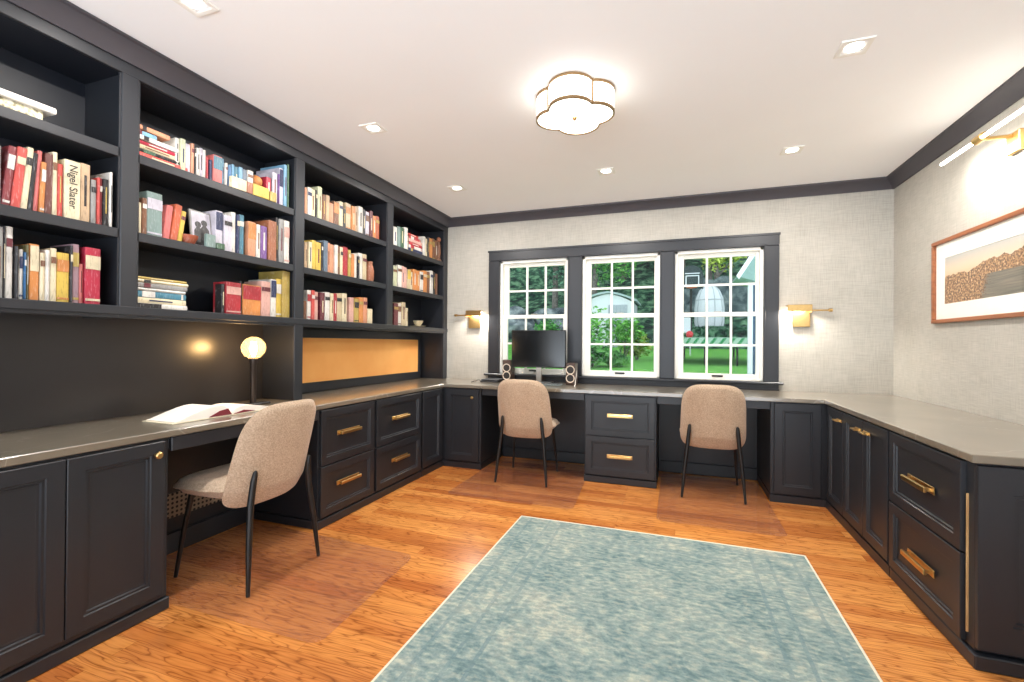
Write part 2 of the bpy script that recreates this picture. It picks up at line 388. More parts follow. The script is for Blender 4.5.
# window casing (three openings) with stool and apron
YC = 4.352
WIN = [(-1.695, -.987), (-.850, -.140), (-.014, .694)]
c = MB()
c.box(-1.815, .807, YC, YB, 1.968, 2.071, .004).box(-1.815, -1.695, YC, YB, .825, 1.968, .004).box(.694, .807, YC, YB, .825, 1.968, .004)
c.box(-.987, -.850, YC, YB+.06, .825, 1.968, .004).box(-.140, -.014, YC, YB+.06, .825, 1.968, .004)
c.box(-1.822, .814, YC-.006, YC+.01, 2.055, 2.074, .002)
for a, b in WIN:    # inner bead round each opening
    for q in ((a-.012, a, .83, 1.98), (b, b+.012, .83, 1.98), (a-.012, b+.012, 1.968, 1.98)):
        c.box(q[0], q[1], YC-.007, YC+.004, q[2], q[3], .002)
c.box(WX0, -1.695, YB, YB+.06, .825, 1.99).box(.694, WX1, YB, YB+.06, .825, 1.99).box(WX0, WX1, YB, YB+.06, 1.968, 1.99)
struct('trim_3', c, PAINT)
c = MB(); c.box(-1.85, .838, YC-.03, YB+.03, .802, .824, .006).box(-1.815, .807, YC, YB, .7545, .802, .003)
c.box(-1.815, .807, YC-.01, YC, .7545, .768, .002)
struct('trim_4', c, PAINT)
# double-hung windows
for k, (a, b) in enumerate(WIN, 1):
    wroot = bpy.data.objects.new('window_%d' % k, None); COLL.objects.link(wroot); wroot['kind'] = 'structure'
    wroot.location = ((a+b)/2, YB+.02, .825); OFF[wroot.name] = Vector(wroot.location)
    f = MB(); f.box(a, a+.026, YB+.005, YB+.10, .825, 1.968, .003).box(b-.026, b, YB+.005, YB+.10, .825, 1.968, .003)
    f.box(a, b, YB+.005, YB+.10, 1.94, 1.968, .003).box(a, b, YB+.005, YB+.12, .824, .838, .003)
    obj('window_frame', f, WHITE, wroot)
    ga, gb = a+.075, b-.052
    def sash(y0, z0, z1, rb, rt, nm):
        s = MB(); y1 = y0+.032
        s.box(a+.026, ga, y0, y1, z0, z1, .003).box(gb, b-.026, y0, y1, z0, z1, .003).box(ga, gb, y0, y1, z0, z0+rb, .003).box(ga, gb, y0, y1, z1-rt, z1, .003)
        for i in (1, 2):
            x = ga+(gb-ga)*i/3; s.box(x-.009, x+.009, y0+.006, y1-.006, z0+rb, z1-rt)
        zc = (z0+rb+z1-rt)/2; s.box(ga, gb, y0+.007, y1-.007, zc-.009, zc+.009)
        so = obj(nm, s, WHITE, wroot)
        g = MB(); g.box(ga, gb, y0+.014, y0+.018, z0+rb, z1-rt); obj('glass_pane', g, GLASS, so)
        return so
    lo = sash(YB+.02, .838, 1.415, .042, .035, 'lower_sash')
    up = sash(YB+.056, 1.385, 1.94, .035, .034, 'upper_sash')
    h = MB(); h.box((a+b)/2-.045, (a+b)/2+.045, YB+.008, YB+.021, .852, .868, .004); obj('sash_lift', h, BLACK, lo)
    h = MB(); h.box((a+b)/2-.03, (a+b)/2+.03, YB+.022, YB+.05, 1.415, 1.428, .004); obj('sash_lock', h, NICKEL, lo)

# ------------------------------------------------------------------ built-in bookcase
BX, BK = -2.294, -2.568
bc = thing('built_in_bookcase', 'charcoal built-in bookcase with open bays along the left wall', 'bookcase', (-2.43, 2.35, .7545))
ST = [(.30, .372), (1.315, 1.384), (2.295, 2.368), (3.288, 3.372), (4.288, 4.372)]
for k, (a, b) in enumerate(ST):
    z0 = 1.232 if k in (1, 3) else .7545
    m = MB(); m.box(BX-.02, BX, a, b, z0, 2.36, .003).box(BK, BX-.018, a+.008, b-.008, z0, 2.36, .001)
    m.box(BX-.014, BX-.006, a-.007, a, max(z0, 1.282), 2.305).box(BX-.014, BX-.006, b, b+.007, max(z0, 1.282), 2.305)
    obj('upright', m, PAINT, bc)
for k in range(4):
    y0, y1 = ST[k][1]-.007, ST[k+1][0]+.007
    for z in (1.975, 1.62):
        m = MB(); m.box(BK, BX-.018, y0, y1, z-.03, z, .001).box(BX-.03, BX-.006, y0+.008, y1-.008, z-.040, z+.001, .002); obj('shelf', m, PAINT, bc)
m = MB(); m.box(BK, BX-.015, .372, 4.372, 1.245, 1.28, .001).box(BX-.02, BX+.006, .30, 4.372, 1.243, 1.281, .003).box(BX-.02, BX-.002, .30, 4.372, 1.228, 1.246, .002)
obj('bottom_shelf', m, PAINT, bc)
m = MB(); m.box(BX-.02, BX+.001, .30, 4.372, 2.306, 2.365, .003); obj('top_rail', m, PAINT, bc)
m = MB(); m.box(BK, BX-.02, .30, 4.372, 2.306, 2.33); obj('top_panel', m, PAINT_SHADED, bc)
m = MB(); m.box(BK-.012, BK, .30, 4.372, 1.24, 2.36); obj('back_panel', m, PAINT_SHADED, bc)
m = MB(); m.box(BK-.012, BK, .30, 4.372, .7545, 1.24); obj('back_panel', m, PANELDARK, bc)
m = MB(); m.prism([(BX+d, .30, z) for d, z in ((-.25, 2.4385), (-.25, 2.366), (.0, 2.366), (0, 2.359), (.012, 2.357), (.018, 2.366), (.064, 2.426), (.077, 2.430), (.077, 2.4385))], (0, 4.071, 0)); obj('crown_moulding', m, CROWN, bc)

# ------------------------------------------------------------------ worktop
m = MB()
out = [(-2.578, .30), (-2.004, .30), (-2.004, 3.762), (.980, 3.762), (.980, 2.062), (1.594, 2.062), (1.594, 4.372), (-2.578, 4.372)]
ccw = out
m.prism([(x, y, .724) for x, y in ccw], (0, 0, .030))
bmesh.ops.bevel(m.bm, geom=list(m.bm.edges), offset=.003, segments=1, profile=.5, affect='EDGES')
wt = obj('worktop', m, STONE, at=(-.3, 3.9, .724))
tag(wt, 'long U-shaped grey stone worktop running round three walls', 'worktop')

# ------------------------------------------------------------------ base cabinets
DOOR = [(.052, 0), (.055, -.006), (.063, -.006), (.066, -.013), (.074, -.0135), (.0745, -.0138)]
DRAW = [(.045, 0), (.048, -.006), (.056, -.006), (.059, -.013), (.067, -.0135), (.0675, -.0138)]
def front(kind, root, o, u, n, w, h, name):
    m = MB(); m.slab(o, u, Z, n, w, h, DOOR if kind == 'door' else DRAW, .018)
    return obj(name, m, PAINT, root, angle=12)
def knob(par, p, n, r=.014):
    m = MB(); ax = 'x' if abs(n.x) > .5 else 'y'; s = n.x if ax == 'x' else n.y
    m.lathe([(.001, 0), (.007, 0), (.006, .012*s), (r, .014*s), (r, .024*s), (r-.004, .028*s), (.001, .028*s)], p, ax, 20)
    obj('knob', m, BRASS, par)
def bar_handle(par, p, u, n, L=.20, hh=.024):
    # flat brass bar pull on a slim backplate
    m = MB(); p, u = Vector(p), Vector(u)
    def bx(du, dz, d0, d1, bev):
        a = p-u*du-Z*dz+n*d0; b = p+u*du+Z*dz+n*d1
        m.box(min(a.x, b.x), max(a.x, b.x), min(a.y, b.y), max(a.y, b.y), min(a.z, b.z), max(a.z, b.z), bev)
    bx(L/2+.006, hh/2+.002, 0, .004, .0015)
    for s in (-1, 1):
        q = p+u*(s*(L/2-.02)); a = q-u*.006-Z*.006+n*.003; b = q+u*.006+Z*.006+n*.024
        m.box(min(a.x, b.x), max(a.x, b.x), min(a.y, b.y), max(a.y, b.y), min(a.z, b.z), max(a.z, b.z))
    bx(L/2-.004, hh/2-.002, .022, .034, .003)
    obj('handle', m, BRASS, par)
KZ = .7235   # underside of the worktop
def carcass(root, x0, x1, y0, y1, z0=.056):
    obj('body', MB().box(x0, x1, y0, y1, z0, KZ, .002), PAINT, root)
def toe(root, x0, x1, y0, y1):
    m = MB(); m.box(x0, x1, y0, y1, 0.001, .052, .004); obj('base_moulding', m, PAINT, root)
FX = -2.022
# left double-door cabinet (near)
r = thing('base_cabinet', 'charcoal two-door base cabinet nearest the camera, left of the desk', 'cabinet', (-2.28, 1.0, 0))
carcass(r, -2.575, FX, .645, 1.346); toe(r, -2.575, FX+.012, .645, 1.352)
for k, (a, b) in enumerate(((.668, .992), (.996, 1.322))):
    d = front('door', r, (FX+.018, a, .08), Y, X, b-a, .632, 'door')
    knob(d, Vector((FX+.018, b-.036 if k else a+.036, .662)), X)
# left desk: apron with pencil drawer
r = thing('desk_apron', 'charcoal desk front with a slim drawer under the worktop behind the near chair', 'drawer', (-2.15, 1.78, .66))
obj('body', MB().box(-2.5, FX-.002, 1.349, 2.210, .668, KZ, .001), PAINT, r)
d = front('x', r, (FX, 1.352, .664), Y, X, .855, .058, 'drawer') if False else obj('drawer', MB().box(FX-.002, FX+.014, 1.352, 2.207, .662, .7215, .003), PAINT, r)
bar_handle(d, (FX+.014, 1.78, .692), Y, X, .16, .018)
# back of the knee space: panel, radiator grille, base
r = thing('radiator_cover', 'dark kneehole back panel with a perforated cream grille under the left desk', 'radiator cover', (-2.54, 1.78, 0))
obj('panel', MB().box(-2.575, -2.535, 1.352, 2.206, .001, KZ-.002), PAINT, r)
obj('grille', MB().box(-2.535, -2.528, 1.372, 2.10, .185, .315, .002), DOTS, r)
obj('base_moulding', MB().box(-2.535, -2.515, 1.352, 2.206, .001, .11, .004), PAINT, r)
# left drawer cabinet
r = thing('drawer_cabinet', 'charcoal four-drawer cabinet with brass pulls under the orange pinboard', 'drawer cabinet', (-2.28, 2.8, 0))
carcass(r, -2.575, FX, 2.212, 3.392); toe(r, -2.575, FX+.012, 2.206, 3.392)
for a, b in ((2.222, 2.736), (2.766, 3.372)):
    for z0, z1 in ((.066, .372), (.380, .714)):
        d = front('drawer', r, (FX+.018, a, z0), Y, X, b-a, z1-z0, 'drawer')
        bar_handle(d, (FX+.009, (a+b)/2-(.005 if a < 2.5 else 0), .240 if z0 < .2 else .556), Y, X, .205, .024)
# corner pieces
r = thing('corner_cabinet', 'charcoal corner base cabinet with a single knob left of the middle chair', 'cabinet', (-2.2, 4.0, 0))
m = MB(); m.prism([(-2.575, 3.394, .056), (FX, 3.394, .056), (FX, 3.785, .056), (-1.640, 3.785, .056), (-1.640, 4.37, .056), (-2.575, 4.37, .056)], (0, 0, KZ-.056)); obj('body', m, PAINT, r)
m = MB(); m.prism([(-2.575, 3.394, .001), (FX+.012, 3.394, .001), (FX+.012, 3.773, .001), (-1.634, 3.773, .001), (-1.634, 4.37, .001), (-2.575, 4.37, .001)], (0, 0, .051)); obj('base_moulding', m, PAINT, r)
front('door', r, (FX+.018, 3.402, .07), Y, X, .330, .644, 'fixed_panel')
d = front('door', r, (-1.985, 3.767, .07), X, -Y, .325, .644, 'door')
knob(d, Vector((-1.716, 3.767, .642)), -Y, .013)
# aprons over the two kneeholes of the back run
def apron(x0, x1, name, label):
    r = thing(name, label, 'desk front', ((x0+x1)/2, 3.9, .66))
    obj('apron', MB().box(x0, x1, 3.785, 3.805, .664, KZ, .002), PAINT, r)
    obj('back_panel', MB().box(x0, x1, 4.33, 4.37, .001, KZ-.002), PAINT, r)
    obj('base_moulding', MB().box(x0, x1, 4.312, 4.33, .001, .10, .003), PAINT, r)
    return r
apron(-1.632, -.712, 'kneehole', 'dark open kneehole below the monitor, where the middle chair stands')
kr = apron(-.138, .646, 'kneehole', 'dark open kneehole right of the two-drawer cabinet, behind the right chair')
o = MB(); o.box(.50, .56, 4.318, 4.3295, .52, .62, .003); ob = obj('wall_outlet', o, CREAM, at=(.53, 4.33, .57)); tag(ob, 'small pale outlet under the worktop beside the right chair back', 'outlet')
# two-drawer cabinet between the kneeholes
r = thing('drawer_cabinet', 'charcoal two-drawer cabinet between the two kneeholes below the middle window', 'drawer cabinet', (-.425, 4.05, 0))
carcass(r, -.708, -.142, 3.79, 4.37); toe(r, -.712, -.138, 3.778, 4.37)
for z0, z1 in ((.066, .378), (.386, .712)):
    d = front('drawer', r, (-.697, 3.772, z0), X, -Y, .544, z1-z0, 'drawer')
    bar_handle(d, (-.424, 3.781, .222 if z0 < .2 else .551), X, -Y, .19, .026)
# right corner cabinet with fixed panel and three doors
BXR = 1.002
r = thing('corner_cabinet', 'charcoal right corner base cabinet with three narrow doors and brass pulls', 'cabinet', (1.2, 3.7, 0))
m = MB(); m.prism([(.650, 4.37, .056), (.650, 3.785, .056), (BXR, 3.785, .056), (BXR, 2.752, .056), (1.592, 2.752, .056), (1.592, 4.37, .056)], (0, 0, KZ-.056)); obj('body', m, PAINT, r)
m = MB(); m.prism([(.645, 4.37, .001), (.645, 3.773, .001), (BXR-.012, 3.773, .001), (BXR-.012, 2.752, .001), (1.592, 2.752, .001), (1.592, 4.37, .001)], (0, 0, .051)); obj('base_moulding', m, PAINT, r)
front('door', r, (.672, 3.767, .07), X, -Y, .290, .644, 'fixed_panel')
for k, (a, b) in enumerate(((3.408, 3.722), (3.082, 3.402), (2.760, 3.076))):
    d = front('door', r, (BXR-.018, b, .07), -Y, -X, b-a, .644, 'door')
    bar_handle(d, (BXR-.018, (a+.06, a+.06, b-.06)[k], .655), Y, -X, .075, .015)
# right drawer cabinet
r = thing('drawer_cabinet', 'charcoal two-drawer cabinet with large brass pulls at the end of the right run', 'drawer cabinet', (1.3, 2.45, 0))
carcass(r, BXR, 1.592, 2.092, 2.750); toe(r, BXR-.012, 1.592, 2.066, 2.750)
for z0, z1 in ((.062, .376), (.384, .714)):
    d = front('drawer', r, (BXR-.018, 2.742, z0), -Y, -X, .598, z1-z0, 'drawer')
    bar_handle(d, (BXR-.009, 2.452, .205 if z0 < .2 else .542), Y, -X, .215, .028)
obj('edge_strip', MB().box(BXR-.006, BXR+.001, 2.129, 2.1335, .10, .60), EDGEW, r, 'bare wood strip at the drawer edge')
m = MB(); m.slab((BXR, 2.074, .07), X, Z, -Y, .588, .644, [(.094, 0), (.097, -.006), (.106, -.006), (.109, -.013), (.118, -.0135), (.1185, -.0138)], .0175); obj('end_panel', m, PAINT, r, angle=12)

# ------------------------------------------------------------------ orange pinboard
r = thing('pinboard', 'wide orange pinboard in a dark frame below the bookcase shelf', 'pinboard', (BK+.012, 3.3, .82))
obj('board', MB().box(BK+.001, BK+.010, 2.39, 4.225, .826, 1.165), CORK, r)
m = MB(); x1 = BK+.018
m.box(BK+.001, x1, 2.372, 4.262, .756, .828, .002).box(BK+.001, x1, 2.372, 4.262, 1.160, 1.226, .002).box(BK+.001, x1, 4.222, 4.262, .826, 1.162, .002).box(BK+.001, x1, 2.372, 2.395, .826, 1.162, .002)
obj('frame', m, PAINT, r)

# ------------------------------------------------------------------ chairs
def make_chair(label):
    # faces +Y, base at the middle of its four feet
    t = thing('upholstered_chair', label, 'chair', (0, 0, 0), 'beige desk chairs')
    # seat pad
    m = MB(); N = 28
    def sq(u, v, k):
        mm = max(abs(u), abs(v))
        if mm < 1e-6: return 0, 0, 0
        d = (abs(u)**k+abs(v)**k)**(1/k); return u*mm/d, v*mm/d, mm
    top, bot = [], []
    for j in range(N+1):
        a, b = [], []
        for i in range(N+1):
            u, v = -1+2*i/N, -1+2*j/N; x, y, q = sq(u, v, 3.6)
            e = max(0, 1-q**5)**.5
            px, py = x*(.228+.006*y), .072+y*.222
            dip = -.014*max(0, 1-q*q); f = .014*max(0, y-.2)
            a.append(Vector((px, py, .440+.048*e+dip*.5-f))); b.append(Vector((px*(.90+.1*(1-e)), .07+(py-.07)*(.90+.1*(1-e)), (.440-.062*e-f*.4))))
        top.append(a); bot.append(b[::-1])
    m.grid(top); m.grid(bot); m.merge(1e-4); obj('seat', m, FABRIC, t, angle=70)
    m = MB(); ring = []
    for k in range(49):
        an = 2*math.pi*k/48; c_, s_ = math.cos(an), math.sin(an); kk = (abs(c_)**3.6+abs(s_)**3.6)**(-1/3.6)
        x, y = c_*kk, s_*kk
        if y > -.55: ring.append((k, Vector((x*(.229+.006*y), .072+y*.223, .440-.014*max(0, y-.2)))))
    ring.sort(key=lambda q: (q[0]-30) % 48)
    m.tube([q[1] for q in ring], .0045, 8); obj('seam_piping', m, FABRIC, t)
    # back shell, wrapping forward at the sides
    m = MB(); fr, bk = [], []
    for j in range(N+1):
        a, b = [], []
        for i in range(N+1):
            u, v = -1+2*i/N, -1+2*j/N; x, z, q = sq(u, v, 3.9 if v > 0 else 6.0)
            e = max(0, 1-q**7)**.5; th = .027*e
            h = (z+1)/2; W = .233-.020*h
            px = x*W; pz = .354+h*.489
            lean = -.180-.122*max(0, h-.10)**1.1
            wrap = .085*(abs(x)**2.6)*(1-.35*h)
            under = .035*max(0, .18-h)/.18
            py = lean+wrap+under
            a.append(Vector((px, py+th, pz))); b.append(Vector((px, py-th, pz)))
        fr.append(a[::-1]); bk.append(b)
    m.grid(fr); m.grid(bk); m.merge(1e-4); obj('backrest', m, FABRIC, t, angle=75)
    # legs
    for s in (-1, 1):
        m = MB()
        P = [(s*.160, -.226, .540), (s*.161, -.224, .532), (s*.164, -.217, .49), (s*.174, -.212, .39), (s*.195, -.229, .20), (s*.212, -.246, .002)]
        m.tube(P, [.004, .010, .014, .015, .013, .0085], 14); obj('leg', m, BLACK, t)
        m = MB(); m.tube([(s*.170, .165, .405), (s*.188, .195, .22), (s*.203, .225, .002)], [.013, .0115, .0085], 14); obj('leg', m, BLACK, t)
    m = MB(); m.box(-.17, .17, .15, .18, .384, .400, .003).box(-.14, .14, -.11, -.08, .384, .400, .003).box(-.14, -.115, -.10, .16, .384, .398, .003).box(.115, .14, -.10, .16, .384, .398, .003)
    obj('seat_frame', m, BLACK, t)
    return t
ch = make_chair('beige fabric chair nearest the camera, at the left desk with the open book')
ch.location = (-2.015, 1.735, .0035); ch.rotation_euler = (0, 0, R(90))
copy_thing(ch, (-1.175, 3.73, .0035), R(2.5), 'beige fabric chair in the kneehole below the monitor')
copy_thing(ch, (.262, 3.875, .0035), R(-1), 'beige fabric chair at the back desk below the right-hand window')

# ------------------------------------------------------------------ rug, floor mats
r = thing('area_rug', 'large worn blue-green patterned rug in the middle of the floor', 'rug', (-.143, 1.625, 0))
obj('rug_field', MB().box(-.937, .651, .41, 2.840, .0015, .0095), RUGM, r)
m = MB(); 
for q in ((-.945, .659, 2.836, 2.850), (-.945, .659, .40, .414)): m.box(q[0], q[1], q[2], q[3], .001, .011, .003)
for q in ((-.945, -.933), (.647, .659)): m.box(q[0], q[1], .40, 2.85, .001, .011, .003)
obj('rug_binding', m, BIND, r)
def mat(pts, label):
    m = MB(); m.prism([(x, y, .0006) for x, y in pts], (0, 0, .0024))
    es = [e for e in m.bm.edges if abs(e.verts[0].co.z-e.verts[1].co.z) > .001]
    bmesh.ops.bevel(m.bm, geom=es, offset=.05, segments=5, profile=.5, affect='EDGES')
    o = obj('chair_mat', m, MATPLASTIC, at=(sum(p[0] for p in pts)/len(pts), sum(p[1] for p in pts)/len(pts), 0))
    tag(o, label, 'floor mat', 'clear chair mats')
mat([(-2.5, 1.375), (-1.25, 1.375), (-1.30, 2.13), (-2.5, 2.18)], 'clear plastic floor mat under the near left chair')
mat([(-1.62, 3.09), (-.655, 3.09), (-.73, 4.25), (-1.62, 4.25)], 'clear plastic floor mat under the chair below the monitor')
mat([(-.115, 3.10), (.632, 3.10), (.632, 4.25), (-.115, 4.25)], 'clear plastic floor mat under the chair by the right-hand window')

# ------------------------------------------------------------------ framed panorama on the right wall
r = thing('framed_picture', 'long reddish wood framed panorama of a hillside town on the right wall', 'picture', (XR-.02, 3.02, 1.28))
y0, y1, z0, z1, fx = 2.28, 3.757, 1.280, 1.806, XR-.026
m = MB(); b = .024
m.box(fx, XR-.001, y0, y1, z0, z0+b, .003).box(fx, XR-.001, y0, y1, z1-b, z1, .003).box(fx, XR-.001, y0, y0+b, z0+b, z1-b, .003).box(fx, XR-.001, y1-b, y1, z0+b, z1-b, .003)
obj('frame', m, FRAMEW, r)
m = MB(); X0 = XR-.008
def rc(i, x): return [(x, y0+b+i, z0+b+i), (x, y1-b-i, z0+b+i), (x, y1-b-i, z1-b-i), (x, y0+b+i, z1-b-i)]
m.rings([rc(0, X0+.004), rc(0, X0), rc(.094, X0), rc(.096, X0+.003)], cap=False); obj('mat_board', m, MATB, r)
obj('print', MB().box(XR-.006, XR-.004, y0+b+.09, y1-b-.09, z0+b+.09, z1-b-.09), PRINT, r)
obj('glazing', MB().box(XR-.016, XR-.014, y0+b-.002, y1-b+.002, z0+b-.002, z1-b+.002), PICGLASS, r)

# ------------------------------------------------------------------ picture light above it
r = thing('picture_light', 'brass picture light with a glowing tube above the framed panorama', 'wall lamp', (XR, 3.0, 2.15))
obj('wall_plate', MB().box(XR-.022, XR-.001, 2.945, 3.04, 2.10, 2.205, .004), BRASS, r)
m = MB(); m.box(1.44, XR-.02, 2.985, 3.002, 2.178, 2.194, .003); obj('arm', m, BRASS, r)
m = MB(); m.lathe([(.001, -.035), (.021, -.035), (.021, .035), (.001, .035)], (1.45, 2.995, 2.192), 'y', 20); obj('joint', m, BRASS, r)
m = MB(); m.lathe([(.001, -.36), (.0085, -.358), (.0085, .358), (.001, .36)], (1.45, 2.995, 2.192), 'y', 16); obj('light_tube', m, GLOWL, r)
lamp('AREA', 'tube_glow', (1.47, 2.995, 2.165), 5.5, (1, .95, .87), r, shape='RECTANGLE', size=.05, size_y=.7, rot=(0, R(-30), 0))

# ------------------------------------------------------------------ wall sconces beside the window
def sconce(xc, s, label):
    # s = +1: light head towards +X, rod towards -X
    r = thing('wall_sconce', label, 'wall lamp', (xc, YB, 1.37), 'brass sconces flanking the window')
    y = YB-.001
    obj('wall_plate', MB().box(xc-.062, xc+.062, y-.022, y, 1.285, 1.462, .003), BRASS, r)
    xa, xb = sorted((xc-.058*s, xc+.115*s))
    m = MB(); m.box(xa, xb, y-.10, y-.02, 1.452, 1.462, .002).box(xa, xb, y-.104, y-.098, 1.408, 1.462, .002)
    m.box(xa if s > 0 else xb-.006, xa+.006 if s > 0 else xb, y-.10, y-.02, 1.40, 1.462, .001)
    obj('shade', m, BRASS, r)
    m = MB(); m.box(xa+.012, xb-.012, y-.088, y-.034, 1.436, 1.450, .003); obj('light_strip', m, GLOWL, r)
    m = MB(); xr = xc-.062*s; m.tube([(xr+.02*s, y-.045, 1.418), (xr-.135*s, y-.045, 1.418)], .006, 12)
    m.lathe([(.001, -.012), (.013, -.012), (.013, .012), (.001, .012)], (xr-.135*s, y-.045, 1.418), 'x', 16)
    obj('rod', m, BRASS, r)
    lamp('AREA', 'sconce_glow', (xc+.045*s, y-.055, 1.428), 7, (1, .95, .87), r, shape='RECTANGLE', size=.12, size_y=.05)
sconce(-1.975, 1, 'brass swing-arm sconce on the wall between the bookcase and the window')
sconce(.968, -1, 'brass swing-arm sconce on the wall right of the window')

# ------------------------------------------------------------------ ceiling lights
r = thing('flush_ceiling_light', 'lit clover-shaped ceiling light with a thin gilt rim', 'ceiling light', (-.507, 2.366, CZ))
cx, cy, zb = -.507, 2.366, 2.312
def clover(rad, n=20, rot=0):
    pts = []; c, rr = .092, .114
    for q in range(4):
        a0 = q*math.pi/2
        th = math.atan2(.112, .112-c)
        for i in range(n):
            a = -th+2*th*i/n; x, y = c+rr*math.cos(a), rr*math.sin(a)
            x, y = x*rad, y*rad
            pts.append((cx+x*math.cos(a0)-y*math.sin(a0), cy+x*math.sin(a0)+y*math.cos(a0)))
    return pts
m = MB(); P = clover(.985); m.rings([[(x, y, zb+.004) for x, y in P], [(x, y, CZ-.006) for x, y in P]]); obj('shade', m, GLOWW, r)
Po, Pi = clover(1.0), clover(.955)
for z in (zb, CZ-.016):
    m = MB(); m.rings([[(x, y, z) for x, y in Pi], [(x, y, z) for x, y in Po], [(x, y, z+.014) for x, y in Po], [(x, y, z+.014) for x, y in Pi], [(x, y, z) for x, y in Pi]], cap=False)
    obj('rim', m, GILT, r)
for q in range(4):
    a = math.pi/4+q*math.pi/2; d = .112*1.414+.001
    m = MB(); x, y = cx+d*math.cos(a), cy+d*math.sin(a); m.tube([(x, y, zb), (x, y, CZ-.002)], .006, 10); obj('rib', m, GILT, r)
m = MB(); m.lathe([(.001, .006), (.013, .004), (.012, -.004), (.006, -.012), (.001, -.014)], (cx, cy, zb), 'z', 18); obj('finial', m, BRASS, r)
DL = [(-1.765, 1.25, 'recessed ceiling light cut by the top edge of the photo'), (-1.75, 2.352, 'recessed square ceiling light midway along the bookcase'),
      (-1.752, 3.493, 'recessed ceiling light nearest the far end of the bookcase'), (-.507, 3.504, 'recessed ceiling light behind the clover light, above the middle window'),
      (.723, 3.519, 'recessed ceiling light nearest the right sconce and the right back corner'), (.726, 2.389, 'recessed ceiling light right of the clover light, above the right cabinets')]
for x, y, lb in DL:
    r = thing('recessed_downlight', lb, 'ceiling light', (x, y, CZ), 'recessed ceiling lights')
    m = MB()
    def sqr(h, z): return [(x-h, y-h, z), (x+h, y-h, z), (x+h, y+h, z), (x-h, y+h, z)]
    def cir(rad, z, n=4): return [(x+rad*math.cos(R(-135+90*k)), y+rad*math.sin(R(-135+90*k)), z) for k in range(n)]
    m.rings([sqr(.062, CZ-.0005), sqr(.060, CZ-.006), sqr(.046, CZ-.006), sqr(.040, CZ-.002)], cap=False); obj('trim_ring', m, WHITE, r)
    m = MB(); m.lathe([(.001, 0), (.030, 0), (.034, -.002), (.001, -.003)], (x, y, CZ-.0005), 'z', 24); obj('lens', m, GLOWC, r)
    lamp('AREA', 'downlight_beam', (x, y, CZ-.012), 16, (1, .95, .90), r, shape='DISK', size=.07)

# ------------------------------------------------------------------ desk lamp
lx, ly = -2.352, 2.045
r = thing('table_lamp', 'dark table lamp with a glowing amber globe bulb on the left desk', 'lamp', (lx, ly, .754))
m = MB(); m.box(lx-.034, lx+.030, ly-.10, ly+.10, .7545, .766, .003); obj('base', m, BLACK, r)
m = MB(); m.lathe([(.001, .768), (.017, .768), (.017, .990), (.020, .995), (.020, 1.030), (.001, 1.031)], (lx, ly, 0), 'z', 20); obj('stem', m, plain('bronze lamp stem', (58, 50, 46), .35, metal=.6), r)
m = MB(); prof = [(.001, 1.022), (.020, 1.026)]+[(.066*math.sin(R(a)), 1.092-.066*math.cos(R(a))) for a in range(25, 180, 8)]+[(.001, 1.158)]
m.lathe(prof, (lx, ly, 0), 'z', 32); bulb = obj('globe_bulb', m, BULBGLASS, r)
m = MB()
for k in range(6):
    a = k*math.pi/3; m.tube([(lx+.006*math.cos(a), ly+.006*math.sin(a), 1.04), (lx+.020*math.cos(a), ly+.020*math.sin(a), 1.085), (lx+.012*math.cos(a+.5), ly+.012*math.sin(a+.5), 1.128)], .0018, 6)
obj('filament', m, GLOWF, bulb)
lamp('POINT', 'bulb_glow', (lx, ly, 1.092), 7, (1, .62, .28), r, shadow_soft_size=.025)
m = MB(); m.tube([(lx-.03, ly-.09, .759), (lx-.06, ly-.13, .759), (lx-.10, ly-.16, .7585), (lx-.16, ly-.20, .7585), (lx-.21, ly-.22, .7585)], .003, 8)
m.box(lx-.085, lx-.06, ly-.155, ly-.115, .7555, .774, .005)
obj('power_cord', m, BLACK, r)

# ------------------------------------------------------------------ open book on the left desk
r = thing('open_book', 'large open book with white pages lying on the left desk', 'book', (-2.24, 1.72, .754))
def page_block(ya, yb, hmax, nm):
    m = MB(); P = []; n = 14
    top = []
    for i in range(n+1):
        t = i/n; y = ya+(yb-ya)*t; z = .762+hmax*(math.sin(math.pi*min(1, t*1.02)**.55)*.9+.10*(1-t))
        top.append((y, max(.763, z)))
    pts = [(-2.312, ya, .760)]+[(-2.312, y, z) for y, z in top]+[(-2.312, yb, .760)]
    m.prism(pts, (.190, 0, 0)); return obj(nm, m, PAPER, r)
page_block(1.715, 1.44, .050, 'left_pages'); page_block(1.725, 2.0, .034, 'right_pages')
m = MB(); m.box(-2.319, -2.118, 1.425, 1.72, .7548, .7595, .001).box(-2.367, -2.118, 1.72, 2.015, .7548, .7595, .001); obj('cover', m, plain('cream book cover', (226, 216, 190), .6), r)
m = MB(); m.prism([(-2.122, 1.72, .7600), (-2.122, 1.60, .7620), (-2.122, 1.655, .785), (-2.122, 1.70, .792)], (.004, 0, 0))
m.prism([(-2.122, 1.73, .7600), (-2.122, 1.86, .7620), (-2.122, 1.79, .774)], (.004, 0, 0)); obj('page_fan', m, plain('crimson page edges', (120, 36, 46), .7), r, 'crimson page edges fanning at the fold')

